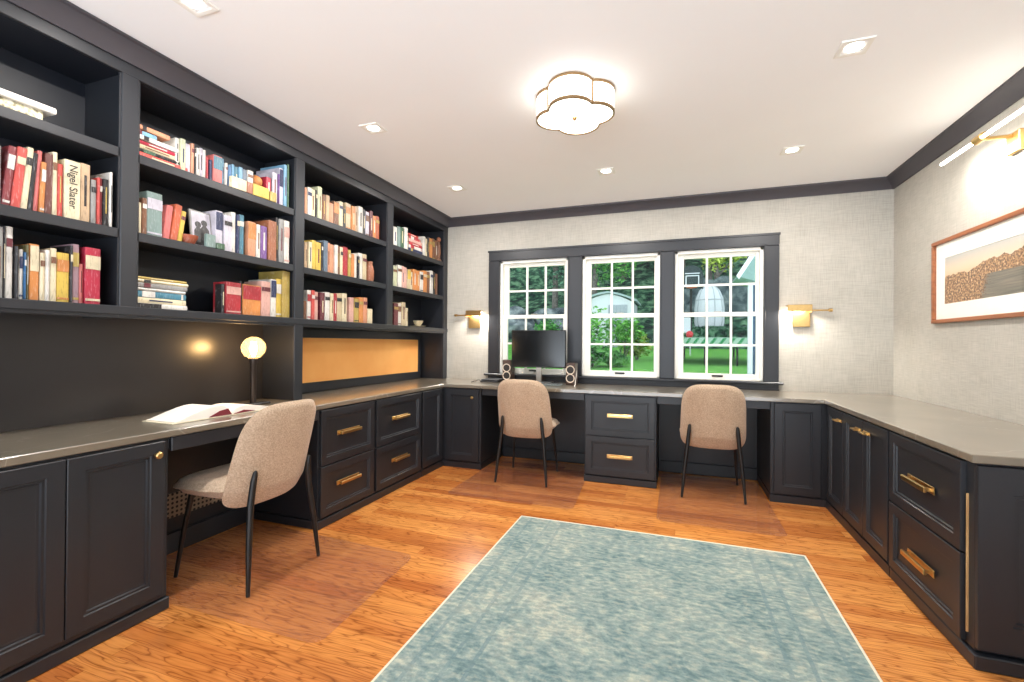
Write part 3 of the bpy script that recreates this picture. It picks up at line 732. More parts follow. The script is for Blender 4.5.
# ------------------------------------------------------------------ monitor, speakers and desk clutter
r = thing('computer_monitor', 'black computer monitor on the back desk in front of the left window', 'monitor', (-1.232, 4.2, .754))
m = MB(); m.box(-1.50, -.966, 4.19, 4.215, .902, 1.258, .004); obj('casing', m, DARKP, r)
obj('screen', MB().box(-1.492, -.974, 4.1885, 4.1905, .915, 1.250), plain('dark glossy screen', (14, 16, 18), .12, var=.02), r)
m = MB(); m.box(-1.26, -1.205, 4.215, 4.235, .765, 1.05, .004).box(-1.36, -1.10, 4.13, 4.29, .7545, .766, .004); obj('stand', m, NICKEL, r)
def speaker(x, y, rot, h, label):
    r = thing('desktop_speaker', label, 'speaker', (x, y, .754), 'speakers either side of the monitor')
    obj('cabinet', MB().box(x-.043, x+.043, y-.0, y+.12, .7545, .7545+h, .004), WALNUT, r)
    for k, zz in enumerate((.062, .138)):
        m = MB(); zc = .7545+zz
        m.lathe([(.040, .0), (.041, -.006), (.037, -.008), (.031, -.003)], (x, y, zc), 'y', 28); obj('ring', m, RINGM, r)
        m = MB(); m.lathe([(.032, -.003), (.012, .006), (.010, -.002), (.001, -.004)], (x, y-.001, zc), 'y', 24); obj('cone', m, CONE, r)
    return r
speaker(-1.553, 4.20, 0, .215, 'dark two-cone desktop speaker left of the monitor')
speaker(-.905, 4.12, 0, .200, 'dark two-cone desktop speaker right of the monitor')
r = thing('keyboard', 'grey keyboard on the back desk below the monitor', 'keyboard', (-1.13, 4.0, .754))
obj('tray', MB().box(-1.33, -.97, 3.97, 4.10, .7545, .766, .004), plain('grey-green keyboard case', (112, 122, 122), .5), r)
m = MB()
for i in range(14):
    for j in range(5): m.box(-1.32+i*.0245, -1.32+i*.0245+.020, 3.978+j*.0235, 3.978+j*.0235+.019, .766, .771, .002, 1)
obj('keys', m, plain('dark keys', (60, 66, 68), .5), r)
for k, (dx, zz, c, lb) in enumerate(((0, .0, (54, 56, 60), 'dark flat notebook at the bottom of the pile left of the monitor'), (.012, .014, (36, 38, 42), 'black flat notebook on top of the pile left of the monitor'))):
    m = MB(); m.box(-1.79+dx, -1.61+dx, 4.10, 4.30, .7546+zz, .7546+zz+.013, .003)
    o = obj('notebook', m, plain('notebook cover', c, .5), at=(-1.7, 4.2, .7546+zz)); tag(o, lb, 'notebook', 'notebooks by the monitor')
m = MB(); m.tube([(-1.845+.012*math.sin(t*.9), 4.02+.02*t, .7575+.010*math.sin(t*.6)**2) for t in range(11)], .0035, 8)
tag(obj('cable', m, BLACK, at=(-1.84, 4.1, .754)), 'short dark cable on the worktop beside the notebooks', 'cable')
m = MB(); m.tube([(-.865, 4.20, .885), (-.86, 4.17, .84), (-.862, 4.14, .80), (-.855, 4.10, .762), (-.85, 4.05, .7575), (-.84, 4.0, .7575)], .004, 8)
tag(obj('cable', m, PAPER, at=(-.86, 4.1, .754)), 'white cable hanging beside the right speaker', 'cable')

# ------------------------------------------------------------------ books on the shelves
COL={'grey': (150, 148, 145), 'darkred': (140, 45, 50), 'coral': (215, 70, 60), 'cream': (232, 215, 175), 'dark': (38, 34, 36), 'pink': (225, 110, 105), 'white': (228, 222, 212), 'floral': (110, 55, 45), 'tan': (205, 170, 130), 'blush': (225, 170, 155), 'olive': (110, 100, 55), 'orange': (222, 135, 60), 'yellow': (228, 190, 70), 'mauve': (165, 130, 140), 'crimson': (196, 30, 60), 'brown': (130, 80, 50), 'blue': (50, 110, 165), 'lightblue': (120, 175, 210), 'teal': (62, 128, 152), 'sage': (120, 145, 140), 'redorange': (210, 90, 50), 'purple': (85, 50, 120), 'lilac': (206, 200, 214), 'navy': (35, 45, 90), 'peach': (225, 150, 110), 'red': (185, 35, 45), 'gold': (190, 160, 70), 'slate': (95, 115, 135), 'maroon': (110, 35, 45), 'palegreen': (205, 210, 170), 'copper': (165, 95, 60), 'beige': (210, 190, 150), 'rust': (185, 85, 50), 'violet': (120, 75, 150), 'green': (60, 100, 70)}
CNAME={'grey': 'grey', 'darkred': 'dark red', 'coral': 'coral red', 'cream': 'cream', 'dark': 'black', 'pink': 'salmon pink', 'white': 'white', 'floral': 'dark brown patterned', 'tan': 'tan', 'blush': 'pale pink', 'olive': 'olive', 'orange': 'orange', 'yellow': 'yellow', 'mauve': 'mauve', 'crimson': 'crimson', 'brown': 'brown', 'blue': 'blue', 'lightblue': 'light blue', 'teal': 'teal blue', 'sage': 'grey-green', 'redorange': 'red-orange', 'purple': 'purple', 'lilac': 'lilac white', 'navy': 'navy', 'peach': 'peach', 'red': 'red', 'gold': 'gold', 'slate': 'slate blue', 'maroon': 'maroon', 'palegreen': 'pale green', 'copper': 'copper brown', 'beige': 'beige', 'rust': 'rust', 'violet': 'purple', 'green': 'dark green'}
BOOKS=[('B',1,0.937,0.017,0.219,'grey',{}),
('B',1,0.954,0.023,0.230,'darkred',{'lean': 5, 'band': 'white'}),
('B',1,0.977,0.028,0.235,'coral',{'lean': 5}),
('B',1,1.005,0.021,0.245,'cream',{'lean': 4.5}),
('B',1,1.026,0.016,0.230,'dark',{'lean': 4}),
('B',1,1.043,0.015,0.244,'pink',{'lean': 3}),
('B',1,1.058,0.016,0.202,'orange',{'lean': 2, 'band': 'white'}),
('B',1,1.075,0.026,0.244,'floral',{'lean': 1}),
('B',1,1.101,0.016,0.257,'cream',{}),
('B',1,1.117,0.018,0.216,'coral',{}),
('B',1,1.136,0.054,0.241,'cream',{'text': 1}),
('B',1,1.192,0.035,0.247,'tan',{}),
('B',1,1.230,0.020,0.191,'grey',{}),
('B',1,1.250,0.011,0.205,'coral',{}),
('B',1,1.261,0.012,0.206,'darkred',{}),
('B',1,1.273,0.021,0.208,'dark',{}),
('B',1,1.294,0.012,0.243,'white',{}),
('C',1,0.941,0.021,0.262,'grey',{}),
('C',1,0.962,0.008,0.268,'dark',{}),
('C',1,0.970,0.021,0.269,'white',{}),
('C',1,0.993,0.011,0.199,'dark',{}),
('C',1,1.005,0.013,0.190,'white',{'band': 'navy'}),
('C',1,1.018,0.007,0.181,'blue',{}),
('C',1,1.025,0.008,0.211,'olive',{}),
('C',1,1.034,0.029,0.217,'orange',{'band2': 'cream'}),
('C',1,1.064,0.016,0.188,'cream',{}),
('C',1,1.080,0.015,0.202,'white',{}),
('C',1,1.096,0.020,0.212,'cream',{}),
('C',1,1.116,0.042,0.200,'yellow',{'band': 'orange'}),
('C',1,1.158,0.010,0.235,'dark',{}),
('C',1,1.168,0.024,0.244,'mauve',{'band': 'gold'}),
('C',1,1.193,0.014,0.166,'pink',{}),
('C',1,1.208,0.056,0.239,'crimson',{'band': 'cream'}),
('A',2,1.573,0.021,0.159,'white',{}),
('A',2,1.594,0.026,0.163,'palegreen',{}),
('A',2,1.623,0.025,0.150,'lilac',{}),
('A',2,1.649,0.016,0.161,'peach',{}),
('A',2,1.669,0.010,0.143,'dark',{}),
('A',2,1.679,0.018,0.151,'white',{}),
('A',2,1.697,0.019,0.158,'lilac',{}),
('A',2,1.717,0.016,0.157,'white',{}),
('A',2,1.734,0.013,0.126,'red',{}),
('A',2,1.752,0.016,0.118,'navy',{}),
('A',2,1.769,0.053,0.152,'pink',{'band2': 'teal'}),
('A',2,1.823,0.013,0.150,'lightblue',{}),
('A',2,1.838,0.013,0.132,'white',{}),
('A',2,1.853,0.025,0.126,'blue',{}),
('A',2,1.879,0.017,0.140,'lightblue',{}),
('A',2,1.897,0.023,0.134,'teal',{}),
('A',2,1.921,0.023,0.140,'lightblue',{}),
('A',2,1.945,0.030,0.137,'slate',{}),
('A',2,1.976,0.038,0.143,'white',{}),
('A',2,2.156,0.039,0.196,'lilac',{}),
('A',2,2.196,0.011,0.196,'violet',{}),
('A',2,2.208,0.030,0.240,'lilac',{'band2': 'navy'}),
('A',2,2.239,0.024,0.271,'lightblue',{}),
('A',2,2.264,0.017,0.282,'green',{}),
('B',2,1.404,0.017,0.144,'cream',{}),
('B',2,1.423,0.022,0.171,'brown',{}),
('B',2,1.446,0.070,0.210,'sage',{'band': 'lilac'}),
('B',2,1.521,0.030,0.171,'pink',{'lean': 6}),
('B',2,1.552,0.033,0.185,'redorange',{'lean': 8}),
('B',2,1.587,0.024,0.161,'yellow',{'lean': 8}),
('B',2,1.790,0.041,0.214,'lilac',{'band2': 'navy'}),
('B',2,1.834,0.048,0.201,'lilac',{}),
('B',2,1.883,0.026,0.230,'white',{}),
('B',2,1.910,0.020,0.222,'navy',{}),
('B',2,1.931,0.033,0.229,'teal',{}),
('B',2,1.988,0.053,0.206,'peach',{'band2': 'orange'}),
('B',2,2.043,0.028,0.201,'white',{}),
('B',2,2.073,0.045,0.200,'violet',{}),
('B',2,2.122,0.061,0.246,'copper',{}),
('B',2,2.184,0.016,0.278,'dark',{}),
('B',2,2.201,0.038,0.274,'grey',{}),
('B',2,2.241,0.043,0.274,'white',{'band': 'blush'}),
('C',2,1.828,0.020,0.162,'dark',{'d': .05}),
('C',2,1.849,0.092,0.177,'red',{'band': 'blush', 'd': .10}),
('C',2,1.942,0.015,0.192,'dark',{}),
('C',2,1.958,0.122,0.177,'orange',{'band2': 'red'}),
('C',2,2.081,0.065,0.210,'blush',{}),
('C',2,2.149,0.040,0.231,'white',{'band2': 'navy'}),
('C',2,2.191,0.039,0.240,'yellow',{'band': 'white'}),
('C',2,2.231,0.060,0.294,'gold',{}),
('A',3,2.409,0.024,0.182,'peach',{}),
('A',3,2.435,0.036,0.192,'white',{}),
('A',3,2.473,0.040,0.194,'cream',{}),
('A',3,2.514,0.015,0.198,'dark',{}),
('A',3,2.530,0.039,0.228,'palegreen',{}),
('A',3,2.572,0.032,0.186,'brown',{}),
('A',3,2.606,0.034,0.191,'tan',{}),
('A',3,2.644,0.041,0.148,'peach',{}),
('A',3,2.688,0.052,0.173,'brown',{'band2': 'orange'}),
('A',3,2.742,0.038,0.187,'cream',{}),
('A',3,2.784,0.034,0.146,'dark',{}),
('A',3,2.821,0.057,0.201,'beige',{'band': 'orange'}),
('A',3,2.881,0.044,0.193,'orange',{}),
('A',3,2.927,0.033,0.204,'tan',{}),
('A',3,2.962,0.051,0.214,'white',{}),
('A',3,3.017,0.031,0.204,'dark',{}),
('A',3,3.050,0.044,0.197,'lilac',{'band': 'brown'}),
('A',3,3.098,0.040,0.215,'maroon',{}),
('A',3,3.141,0.043,0.189,'orange',{}),
('A',3,3.186,0.049,0.198,'rust',{}),
('B',3,2.418,0.027,0.174,'tan',{}),
('B',3,2.448,0.033,0.184,'cream',{}),
('B',3,2.482,0.037,0.202,'yellow',{}),
('B',3,2.520,0.047,0.197,'yellow',{}),
('B',3,2.570,0.017,0.208,'dark',{}),
('B',3,2.589,0.039,0.222,'slate',{}),
('B',3,2.630,0.031,0.215,'peach',{}),
('B',3,2.662,0.040,0.210,'peach',{}),
('B',3,2.704,0.028,0.214,'white',{}),
('B',3,2.734,0.026,0.214,'brown',{}),
('B',3,2.762,0.026,0.210,'cream',{}),
('B',3,2.790,0.053,0.218,'red',{}),
('B',3,2.847,0.029,0.206,'gold',{}),
('B',3,2.880,0.034,0.182,'orange',{}),
('B',3,2.916,0.037,0.189,'white',{}),
('B',3,2.958,0.021,0.177,'dark',{}),
('B',3,2.980,0.042,0.208,'white',{}),
('B',3,3.024,0.048,0.208,'beige',{}),
('C',3,2.416,0.027,0.123,'brown',{}),
('C',3,2.445,0.035,0.197,'white',{'band': 'red'}),
('C',3,2.481,0.030,0.200,'coral',{}),
('C',3,2.512,0.035,0.193,'blush',{}),
('C',3,2.563,0.042,0.193,'maroon',{}),
('C',3,2.609,0.048,0.201,'white',{}),
('C',3,2.659,0.031,0.197,'cream',{}),
('C',3,2.692,0.035,0.201,'red',{}),
('C',3,2.729,0.053,0.205,'beige',{}),
('C',3,2.784,0.048,0.211,'cream',{}),
('C',3,2.874,0.050,0.190,'blush',{}),
('C',3,2.926,0.052,0.185,'gold',{'band': 'dark'}),
('C',3,2.980,0.049,0.200,'orange',{}),
('C',3,3.031,0.046,0.204,'peach',{}),
('C',3,3.083,0.058,0.119,'cream',{}),
('A',4,3.436,0.055,0.172,'white',{}),
('A',4,3.496,0.049,0.186,'sage',{}),
('A',4,3.548,0.055,0.192,'green',{}),
('A',4,3.608,0.052,0.206,'white',{}),
('A',4,3.936,0.041,0.195,'white',{}),
('A',4,3.978,0.036,0.183,'cream',{}),
('A',4,4.020,0.037,0.209,'dark',{}),
('A',4,4.060,0.060,0.205,'orange',{}),
('A',4,4.126,0.046,0.216,'brown',{'band': 'gold'}),
('A',4,4.173,0.057,0.207,'brown',{}),
('B',4,3.442,0.056,0.182,'palegreen',{}),
('B',4,3.503,0.061,0.199,'white',{}),
('B',4,3.567,0.034,0.199,'blush',{}),
('B',4,3.602,0.044,0.194,'blush',{}),
('B',4,3.655,0.054,0.182,'beige',{'band2': 'yellow'}),
('B',4,3.710,0.047,0.170,'cream',{}),
('B',4,3.765,0.060,0.203,'orange',{}),
('B',4,3.826,0.055,0.197,'orange',{}),
('B',4,3.887,0.057,0.198,'white',{'band': 'dark'}),
('B',4,3.947,0.062,0.216,'orange',{}),
('B',4,4.012,0.058,0.217,'brown',{}),
('B',4,4.073,0.052,0.234,'white',{}),
('B',4,4.145,0.039,0.230,'dark',{}),
('B',4,4.185,0.040,0.219,'brown',{}),
('C',4,3.447,0.067,0.195,'maroon',{}),
('C',4,3.519,0.051,0.201,'white',{'band': 'brown'}),
('C',4,3.573,0.060,0.213,'beige',{}),
('C',4,3.636,0.035,0.166,'cream',{}),
]
def book_cloth(name, c):
    # printed cloth: colour with a fine worn, lettered mottling along the spine
    M = NT(name); g = sum(c)/3; c = tuple((x*.86+g*.14)*.94 for x in c)
    n = M.n('TexNoise', i_Scale=1.0); n.inputs['Detail'].default_value = 4; M.l(M.coord((30, 200, 34)), n.inputs['Vector'])
    n2 = M.n('TexNoise', i_Scale=9.0); n2.inputs['Detail'].default_value = 3; M.l(M.coord(), n2.inputs['Vector'])
    base = M.ramp(n2.outputs[0], [(.3, lin(tuple(x*.82 for x in c))), (.7, lin(tuple(min(255, x*1.06) for x in c)))])
    ink = tuple(x*.45 for x in c) if g > 140 else tuple(x*.4+130 for x in c)
    f = M.ramp(n.outputs[0], [(.56, (0, 0, 0, 1)), (.66, (.34, .34, .34, 1))])
    M.l(M.mix(f, base, lin(ink)), M.b.inputs['Base Color']); M.b.inputs['Roughness'].default_value = .5
    return M.m
BM = {k: book_cloth('book cloth '+CNAME[k], c) for k, c in COL.items()}
SHZ = dict(A=1.975, B=1.62, C=1.28)
SHN = dict(A='top shelf', B='middle shelf', C='bottom shelf')
BAYN = {1: 'nearest bay', 2: 'bay above lamp', 3: 'bay above orange board', 4: 'bay by window wall'}
ORD = ['', 'first', 'second', 'third', 'fourth', 'fifth', 'sixth', 'seventh', 'eighth', 'ninth', 'tenth', 'eleventh', 'twelfth', 'thirteenth', 'fourteenth', 'fifteenth', 'sixteenth', 'seventeenth', 'eighteenth', 'nineteenth', 'twentieth', 'twenty-first', 'twenty-second', 'twenty-third', 'twenty-fourth', 'twenty-fifth', 'twenty-sixth', 'twenty-seventh']
rnd = random.Random(11)
def book(label, group, w, h, d, col, M4, kw):
    # local frame: spine faces +X at x=0, width along Y, height along Z from 0; M4 places it
    r = thing('book', label, 'book', M4.translation, group)
    off = Vector(M4.translation)
    def put(nm, mb, mat, par=r, lab=None):
        mb.bm.transform(M4); return obj(nm, mb, mat, par, lab)
    cv = min(.0022, w*.16)
    m = MB(); m.box(-d, -.002, 0, cv, 0, h, .0008, 1).box(-d, -.002, w-cv, w, 0, h, .0008, 1)
    m.rings([[(-.003, .0005, z), (0-.0006, cv, z), (.0016, w*.5, z), (-.0006, w-cv, z), (-.003, w-.0005, z), (-.005, w*.5, z)] for z in (0, h)])
    put('cover', m, BM[col])
    m = MB(); m.box(-d+.004, -.004, cv, w-cv, .003, h-.004); put('page_block', m, PAGE)
    if 'band' in kw or 'band2' in kw:
        b = kw.get('band2'); m = MB()
        if b: z0, z1 = h*.52, h*.97
        else: b = kw['band']; z0, z1 = h*.62, h*.86
        m.box(.0, .0022, cv*.6, w-cv*.6, z0, z1, .0003, 1); put('spine_label', m, BM[b])
        if 'band2' not in kw: m = MB(); m.box(.0, .0022, cv*.6, w-cv*.6, h*.06, h*.10, .0003, 1); put('spine_foot_band', m, BM[b])
    elif not kw.get('text') and rnd.random() < .72:
        lightc = sum(COL[col]) > 430
        b = rnd.choice(['dark', 'brown', 'maroon', 'navy'] if lightc else ['white', 'gold', 'cream'])
        m = MB(); st = rnd.random()
        if st < .55:   # narrow title panel down the spine
            m.box(.0, .0021, w*.38, w*.62, h*.28, h*rnd.uniform(.7, .84), .0002, 1)
        else:
            m.box(.0, .0021, cv*.7, w-cv*.7, h*.72, h*.84, .0002, 1)
        put('spine_title_panel', m, BM[b])
    if kw.get('text'):
        cu = bpy.data.curves.new('spine_title', 'FONT'); cu.body = 'Nigel Slater'; cu.size = .038; cu.extrude = .0004; cu.align_x = 'CENTER'; cu.align_y = 'CENTER'
        to = bpy.data.objects.new('spine_title', cu); COLL.objects.link(to); bpy.context.view_layer.update()
        me = bpy.data.meshes.new_from_object(to.evaluated_get(bpy.context.evaluated_depsgraph_get())); bpy.data.objects.remove(to)
        # text x -> down the spine (-Z), text y -> +Y, facing +X
        T = Matrix(((0, 0, 1, .0026), (0, 1, 0, w*.5), (-1, 0, 0, h*.56), (0, 0, 0, 1)))
        me.transform(Matrix.Translation(-off) @ M4 @ T); me.materials.append(BM['dark'])
        so = bpy.data.objects.new('spine_title', me); COLL.objects.link(so); so.parent = r; so['label'] = 'large dark title lettering on the spine'
    return r
count = {}
for k, s, y, w, h, col, kw in BOOKS:
    n = count[(k, s)] = count.get((k, s), 0)+1
    d = rnd.uniform(.14, .20) if h < .26 else .2
    d = kw.get('d', d)
    size = 'thick' if w > .06 else ('thin' if w < .017 else ('tall' if h > .228 else ('short' if h < .155 else '')))
    nm = (size+' ' if size else '')+CNAME[col]
    lab = '%s book, %s from left, %s, %s' % (nm, ORD[n], SHN[k], BAYN[s])
    lean = kw.get('lean', 0)
    x = BX-.034-rnd.uniform(0, .012)
    w = max(.006, w-.0012)
    hh = h*math.cos(R(lean))-.0
    M4 = Matrix.Translation((x, y, SHZ[k]+.0014)) @ Matrix.Rotation(R(-lean), 4, 'X')
    if lean: M4 = Matrix.Translation((x, y, SHZ[k]+.0014+math.sin(R(lean))*w)) @ Matrix.Rotation(R(-lean), 4, 'X')
    book(lab, 'books on the %s, %s' % (SHN[k], BAYN[s]), w, hh, d, col, M4, kw)
def stack(y0, z0, items, labels, group):
    z = z0+.0014
    for (dy, L, t, col, kw), lb in zip(items, labels):
        # lying flat, spine facing the room: book height runs along Y
        M4 = Matrix.Translation((BX-.036-rnd.uniform(0, .01), y0+dy+L, z)) @ Matrix.Rotation(R(90), 4, 'X')
        book(lb, group, t, L, .19, col, M4, kw); z += t+.0006
# Rotation of 90 deg about X sends local Y (width) to Z and local Z (height) to -Y
it = [(.0, .232, .026, 'coral', {}), (.0, .215, .018, 'dark', {'band': 'green'}), (.0, .205, .020, 'beige', {}), (.0, .19, .018, 'crimson', {}), (.0, .185, .022, 'white', {}), (.0, .09, .022, 'lightblue', {}), (.0, .145, .022, 'peach', {})]
stack(1.398, 1.975, it, ['orange-red book at the bottom of the pile on the shelf above the lamp, top row', 'black book second from the bottom of the top-row pile', 'beige book third from the bottom of the top-row pile', 'crimson book in the middle of the top-row pile', 'white book under the light blue one in the top-row pile', 'short light blue book near the top of the top-row pile', 'peach book lying on top of the top-row pile'], 'pile of flat books on the top shelf')
it = [(.0, .238, .024, 'white', {'band2': 'dark'}), (.0, .235, .026, 'cream', {}), (.0, .236, .030, 'teal', {'band': 'white'}), (.0, .232, .014, 'white', {}), (.0, .240, .022, 'grey', {}), (.0, .245, .016, 'cream', {}), (.0, .240, .012, 'gold', {})]
stack(1.398, 1.28, it, ['white and black book at the bottom of the pile on the lowest shelf', 'cream book second from the bottom of the lowest-shelf pile', 'teal blue book with a white band in the middle of the lowest-shelf pile', 'thin white book above the teal one in the lowest-shelf pile', 'grey book third from the top of the lowest-shelf pile', 'thin cream book under the gold one in the lowest-shelf pile', 'thin gold book on top of the lowest-shelf pile'], 'pile of flat books on the bottom shelf')
it = [(.0, .25, .036, 'navy', {}), (.01, .235, .030, 'white', {'band': 'red'}), (.015, .23, .026, 'red', {}), (.0, .235, .028, 'blush', {}), (.02, .205, .028, 'red', {'band': 'white'}), (.0, .17, .018, 'coral', {})]
stack(3.672, 1.975, it, ['navy book at the bottom of the pile in the far bay', 'white book with a red band second in the far bay pile', 'red book third from the bottom of the far bay pile', 'pale pink book in the upper half of the far bay pile', 'red book with a white band near the top of the far bay pile', 'coral book on top of the far bay pile'], 'pile of flat books in the far bay')
# other things on the shelves
r = thing('storage_box', 'white lidded box with a patterned base on the top shelf of the nearest bay', 'box', (-2.42, .93, 1.976))
obj('base', MB().box(-2.53, -2.335, .76, 1.070, 1.9765, 2.022, .003), mat_noise('speckled gold paper', [(.35, (120, 108, 80)), (.5, (206, 196, 160)), (.65, (238, 232, 216))], 60, .6), r)
obj('lid', MB().box(-2.545, -2.318, .745, 1.104, 2.022, 2.046, .004), PAPER, r)
r = thing('puzzle_box', 'cream cardboard box with a brown end lying in front of the blue books', 'box', (-2.32, 1.91, 1.976))
obj('carton', MB().box(-2.325, -2.30, 1.852, 1.945, 1.9765, 2.040, .002), BM['cream'], r); obj('end_label', MB().box(-2.325, -2.299, 1.946, 1.984, 1.9765, 2.040, .002), BM['copper'], r)
o = obj('card_box', MB().box(-2.327, -2.299, 1.988, 2.097, 1.9765, 2.043, .003), BM['yellow'], at=(-2.31, 2.04, 1.976)); tag(o, 'larger yellow box at the front of the top shelf above the lamp', 'box')
o = obj('card_box', MB().box(-2.327, -2.299, 2.103, 2.152, 1.9765, 2.034, .003), BM['gold'], at=(-2.31, 2.13, 1.976)); tag(o, 'small yellow box right of the larger yellow box on the top shelf', 'box')
o = obj('toy_ball', MB().lathe([(.038*math.sin(R(a)), -.038*math.cos(R(a))) for a in range(2, 180, 11)], (-2.37, 2.06, 2.082), 'z', 24), BM['orange'], at=(-2.37, 2.06, 2.044))
tag(o, 'orange ball resting on a dark box behind the yellow boxes', 'ball')
o = obj('dark_box', MB().box(-2.46, -2.332, 2.02, 2.102, 1.9765, 2.043, .003), BM['navy'], at=(-2.4, 2.06, 1.976)); tag(o, 'navy box behind the yellow boxes on the top shelf above the lamp', 'box')
M4 = Matrix.Translation((-2.345, 2.152, 1.9765)) @ Matrix.Rotation(R(0), 4, 'X'); book('crimson book standing behind the small yellow box on the top shelf', 'books on the top shelf, bay above lamp', .034, .150, .17, 'crimson', Matrix.Translation((-2.335, 2.108, 1.9765)), {})
r = thing('framed_photo', 'small framed photograph of two dark figures among the books on the middle shelf', 'photo frame', (-2.36, 1.74, 1.62))
pm = Matrix.Translation((-2.350, 1.672, 1.6225)) @ Matrix.Rotation(R(-8), 4, 'Y')
m = MB(); m.box(-.012, 0, 0, .115, 0, .195, .002); m.bm.transform(pm); obj('frame', m, BM['grey'], r)
m = MB(); m.box(-.001, .001, .008, .107, .008, .187); m.bm.transform(pm); obj('photo', m, BM['lilac'], r)
m = MB()
for yy, hh, rr in ((.040, .105, .018), (.074, .118, .018)):
    m.prism([(.0015, yy-rr*1.5, .01), (.0015, yy+rr*1.5, .01), (.0015, yy+rr*1.3, hh-.02), (.0015, yy+rr*.5, hh), (.0015, yy-rr*.5, hh), (.0015, yy-rr*1.3, hh-.02)], (.0006, 0, 0))
    m.lathe([(.001, 0), (rr*.95, 0), (rr*.95, .0006), (.001, .0007)], (.0014, yy, hh+rr*.8), 'x', 16)
m.bm.transform(pm); obj('figures', m, BM['dark'], r)
r = thing('bowl', 'reddish brown bowl on the middle shelf left of the framed photo', 'bowl', (-2.345, 1.645, 1.621))
m = MB(); m.lathe([(.001, 0), (.022, 0), (.026, .006), (.040, .034), (.043, .046), (.039, .046), (.034, .034), (.001, .012)], (-2.35, 1.652, 1.6215), 'z', 28); obj('body', m, BM['rust'], r)
o = obj('card_box', MB().box(-2.322, -2.302, 1.712, 1.765, 1.6215, 1.690, .003), BM['sage'], at=(-2.31, 1.74, 1.62)); tag(o, 'grey-green card box standing in front of the framed photo', 'box')
o = obj('card_box', MB().box(-2.324, -2.302, 1.771, 1.818, 1.6215, 1.655, .003), BM['green'], at=(-2.31, 1.79, 1.62)); tag(o, 'low green card box right of the framed photo', 'box')
o = obj('jar', MB().lathe([(.001, 0), (.030, 0), (.036, .02), (.037, .09), (.030, .125), (.024, .14), (.026, .165), (.001, .166)], (-2.36, 3.135, 1.6215), 'z', 24), BM['copper'], at=(-2.36, 3.135, 1.621)); tag(o, 'copper-coloured jar at the right end of the middle shelf, third bay', 'jar')
r = thing('figurine', 'brown round-headed figurine at the right end of the far bay, top shelf', 'ornament', (-2.35, 4.245, 1.976))
m = MB(); m.lathe([(.001, 0), (.030, 0), (.032, .012), (.016, .03), (.024, .10), (.020, .17), (.012, .205), (.001, .206)], (-2.34, 4.252, 1.9765), 'z', 20); obj('body', m, BM['brown'], r)
m = MB(); m.lathe([(.024*math.sin(R(a)), -.026*math.cos(R(a))) for a in range(4, 180, 12)], (-2.34, 4.252, 2.205), 'z', 20); obj('head', m, BM['copper'], r)
r = thing('cup_and_saucer', 'small cream footed cup on a saucer, bottom shelf of the far bay', 'cup', (-2.35, 3.92, 1.281))
m = MB(); m.lathe([(.001, 0), (.05, 0), (.075, .010), (.077, .013), (.05, .006), (.001, .005)], (-2.375, 3.92, 1.2815), 'z', 28); obj('saucer', m, BM['cream'], r)
m = MB(); m.lathe([(.001, 0), (.024, 0), (.022, .010), (.040, .030), (.050, .056), (.047, .056), (.036, .032), (.001, .018)], (-2.375, 3.92, 1.288), 'z', 28); obj('cup', m, BM['cream'], r)

# ------------------------------------------------------------------ the garden beyond the windows
GR = random.Random(5)
GRASS = mat_noise('lawn grass', [(.3, (58, 128, 40)), (.5, (92, 168, 56)), (.7, (126, 192, 80))], 3.5, .95, .4)
HILLM = mat_noise('wooded hillside', [(.36, (10, 30, 26)), (.5, (42, 84, 60)), (.64, (110, 150, 112))], 2.2, .95, .6)
ROCK = mat_noise('grey rock', [(.35, (52, 62, 68)), (.5, (100, 110, 114)), (.64, (160, 168, 168))], 1.6, .9, .5)
BARK = mat_noise('grey bark', [(.3, (70, 66, 60)), (.7, (126, 122, 114))], 6, .9, .4)
LEAF = {'dark': mat_leaf('dark leaves', (18, 52, 44), (38, 88, 66), (112, 158, 124)), 'mid': mat_leaf('mid green leaves', (40, 102, 52), (76, 150, 70), (128, 190, 98)),
        'bright': mat_leaf('bright leaves', (62, 138, 56), (106, 184, 76), (158, 216, 110)), 'yellow': mat_leaf('yellow-green leaves', (112, 148, 50), (160, 190, 70), (204, 216, 116))}
def ground(x, y):
    if y < 20: return .28+(y-10)*.024 if y > 10 else .28-(10-y)*.05
    if y < 24: return .52+.112*(y-20)
    t = y-24; return .968+.42*t+.010*t*t
# lawn and hillside
m = MB(); P = []
for j in range(36):
    y = 5.2+j*.55; P.append([Vector((-16+i*1.0, y, ground(0, y))) for i in range(37)])
m.grid(P); struct('lawn', m, GRASS)
m = MB(); P = []
for j in range(36):
    y = 24.2+j*.7; P.append([Vector((-34+i*1.1, y, ground(0, y)+GR.uniform(-.2, .25)-.1+.02*max(0, y-26)*abs(math.sin(i*.7)))) for i in range(56)])
m.grid(P); struct('hillside', m, HILLM)
def leaves(m, c, rad, n, size):
    c = Vector(c)
    for _ in range(n):
        while True:
            p = Vector((GR.uniform(-1, 1), GR.uniform(-1, 1), GR.uniform(-1, 1)))
            if .35 < p.length < 1: break
        q = c+Vector((p.x*rad[0], p.y*rad[1], p.z*rad[2])); s = size*GR.uniform(.6, 1.3)
        a = Vector((GR.uniform(-1, 1), GR.uniform(-1, 1), GR.uniform(-.6, .6))).normalized(); b = a.cross(Vector((GR.uniform(-1, 1), GR.uniform(-1, 1), GR.uniform(-1, 1)))).normalized()
        m.poly([q-a*s, q-b*s*.45, q+a*s, q+b*s*.45])
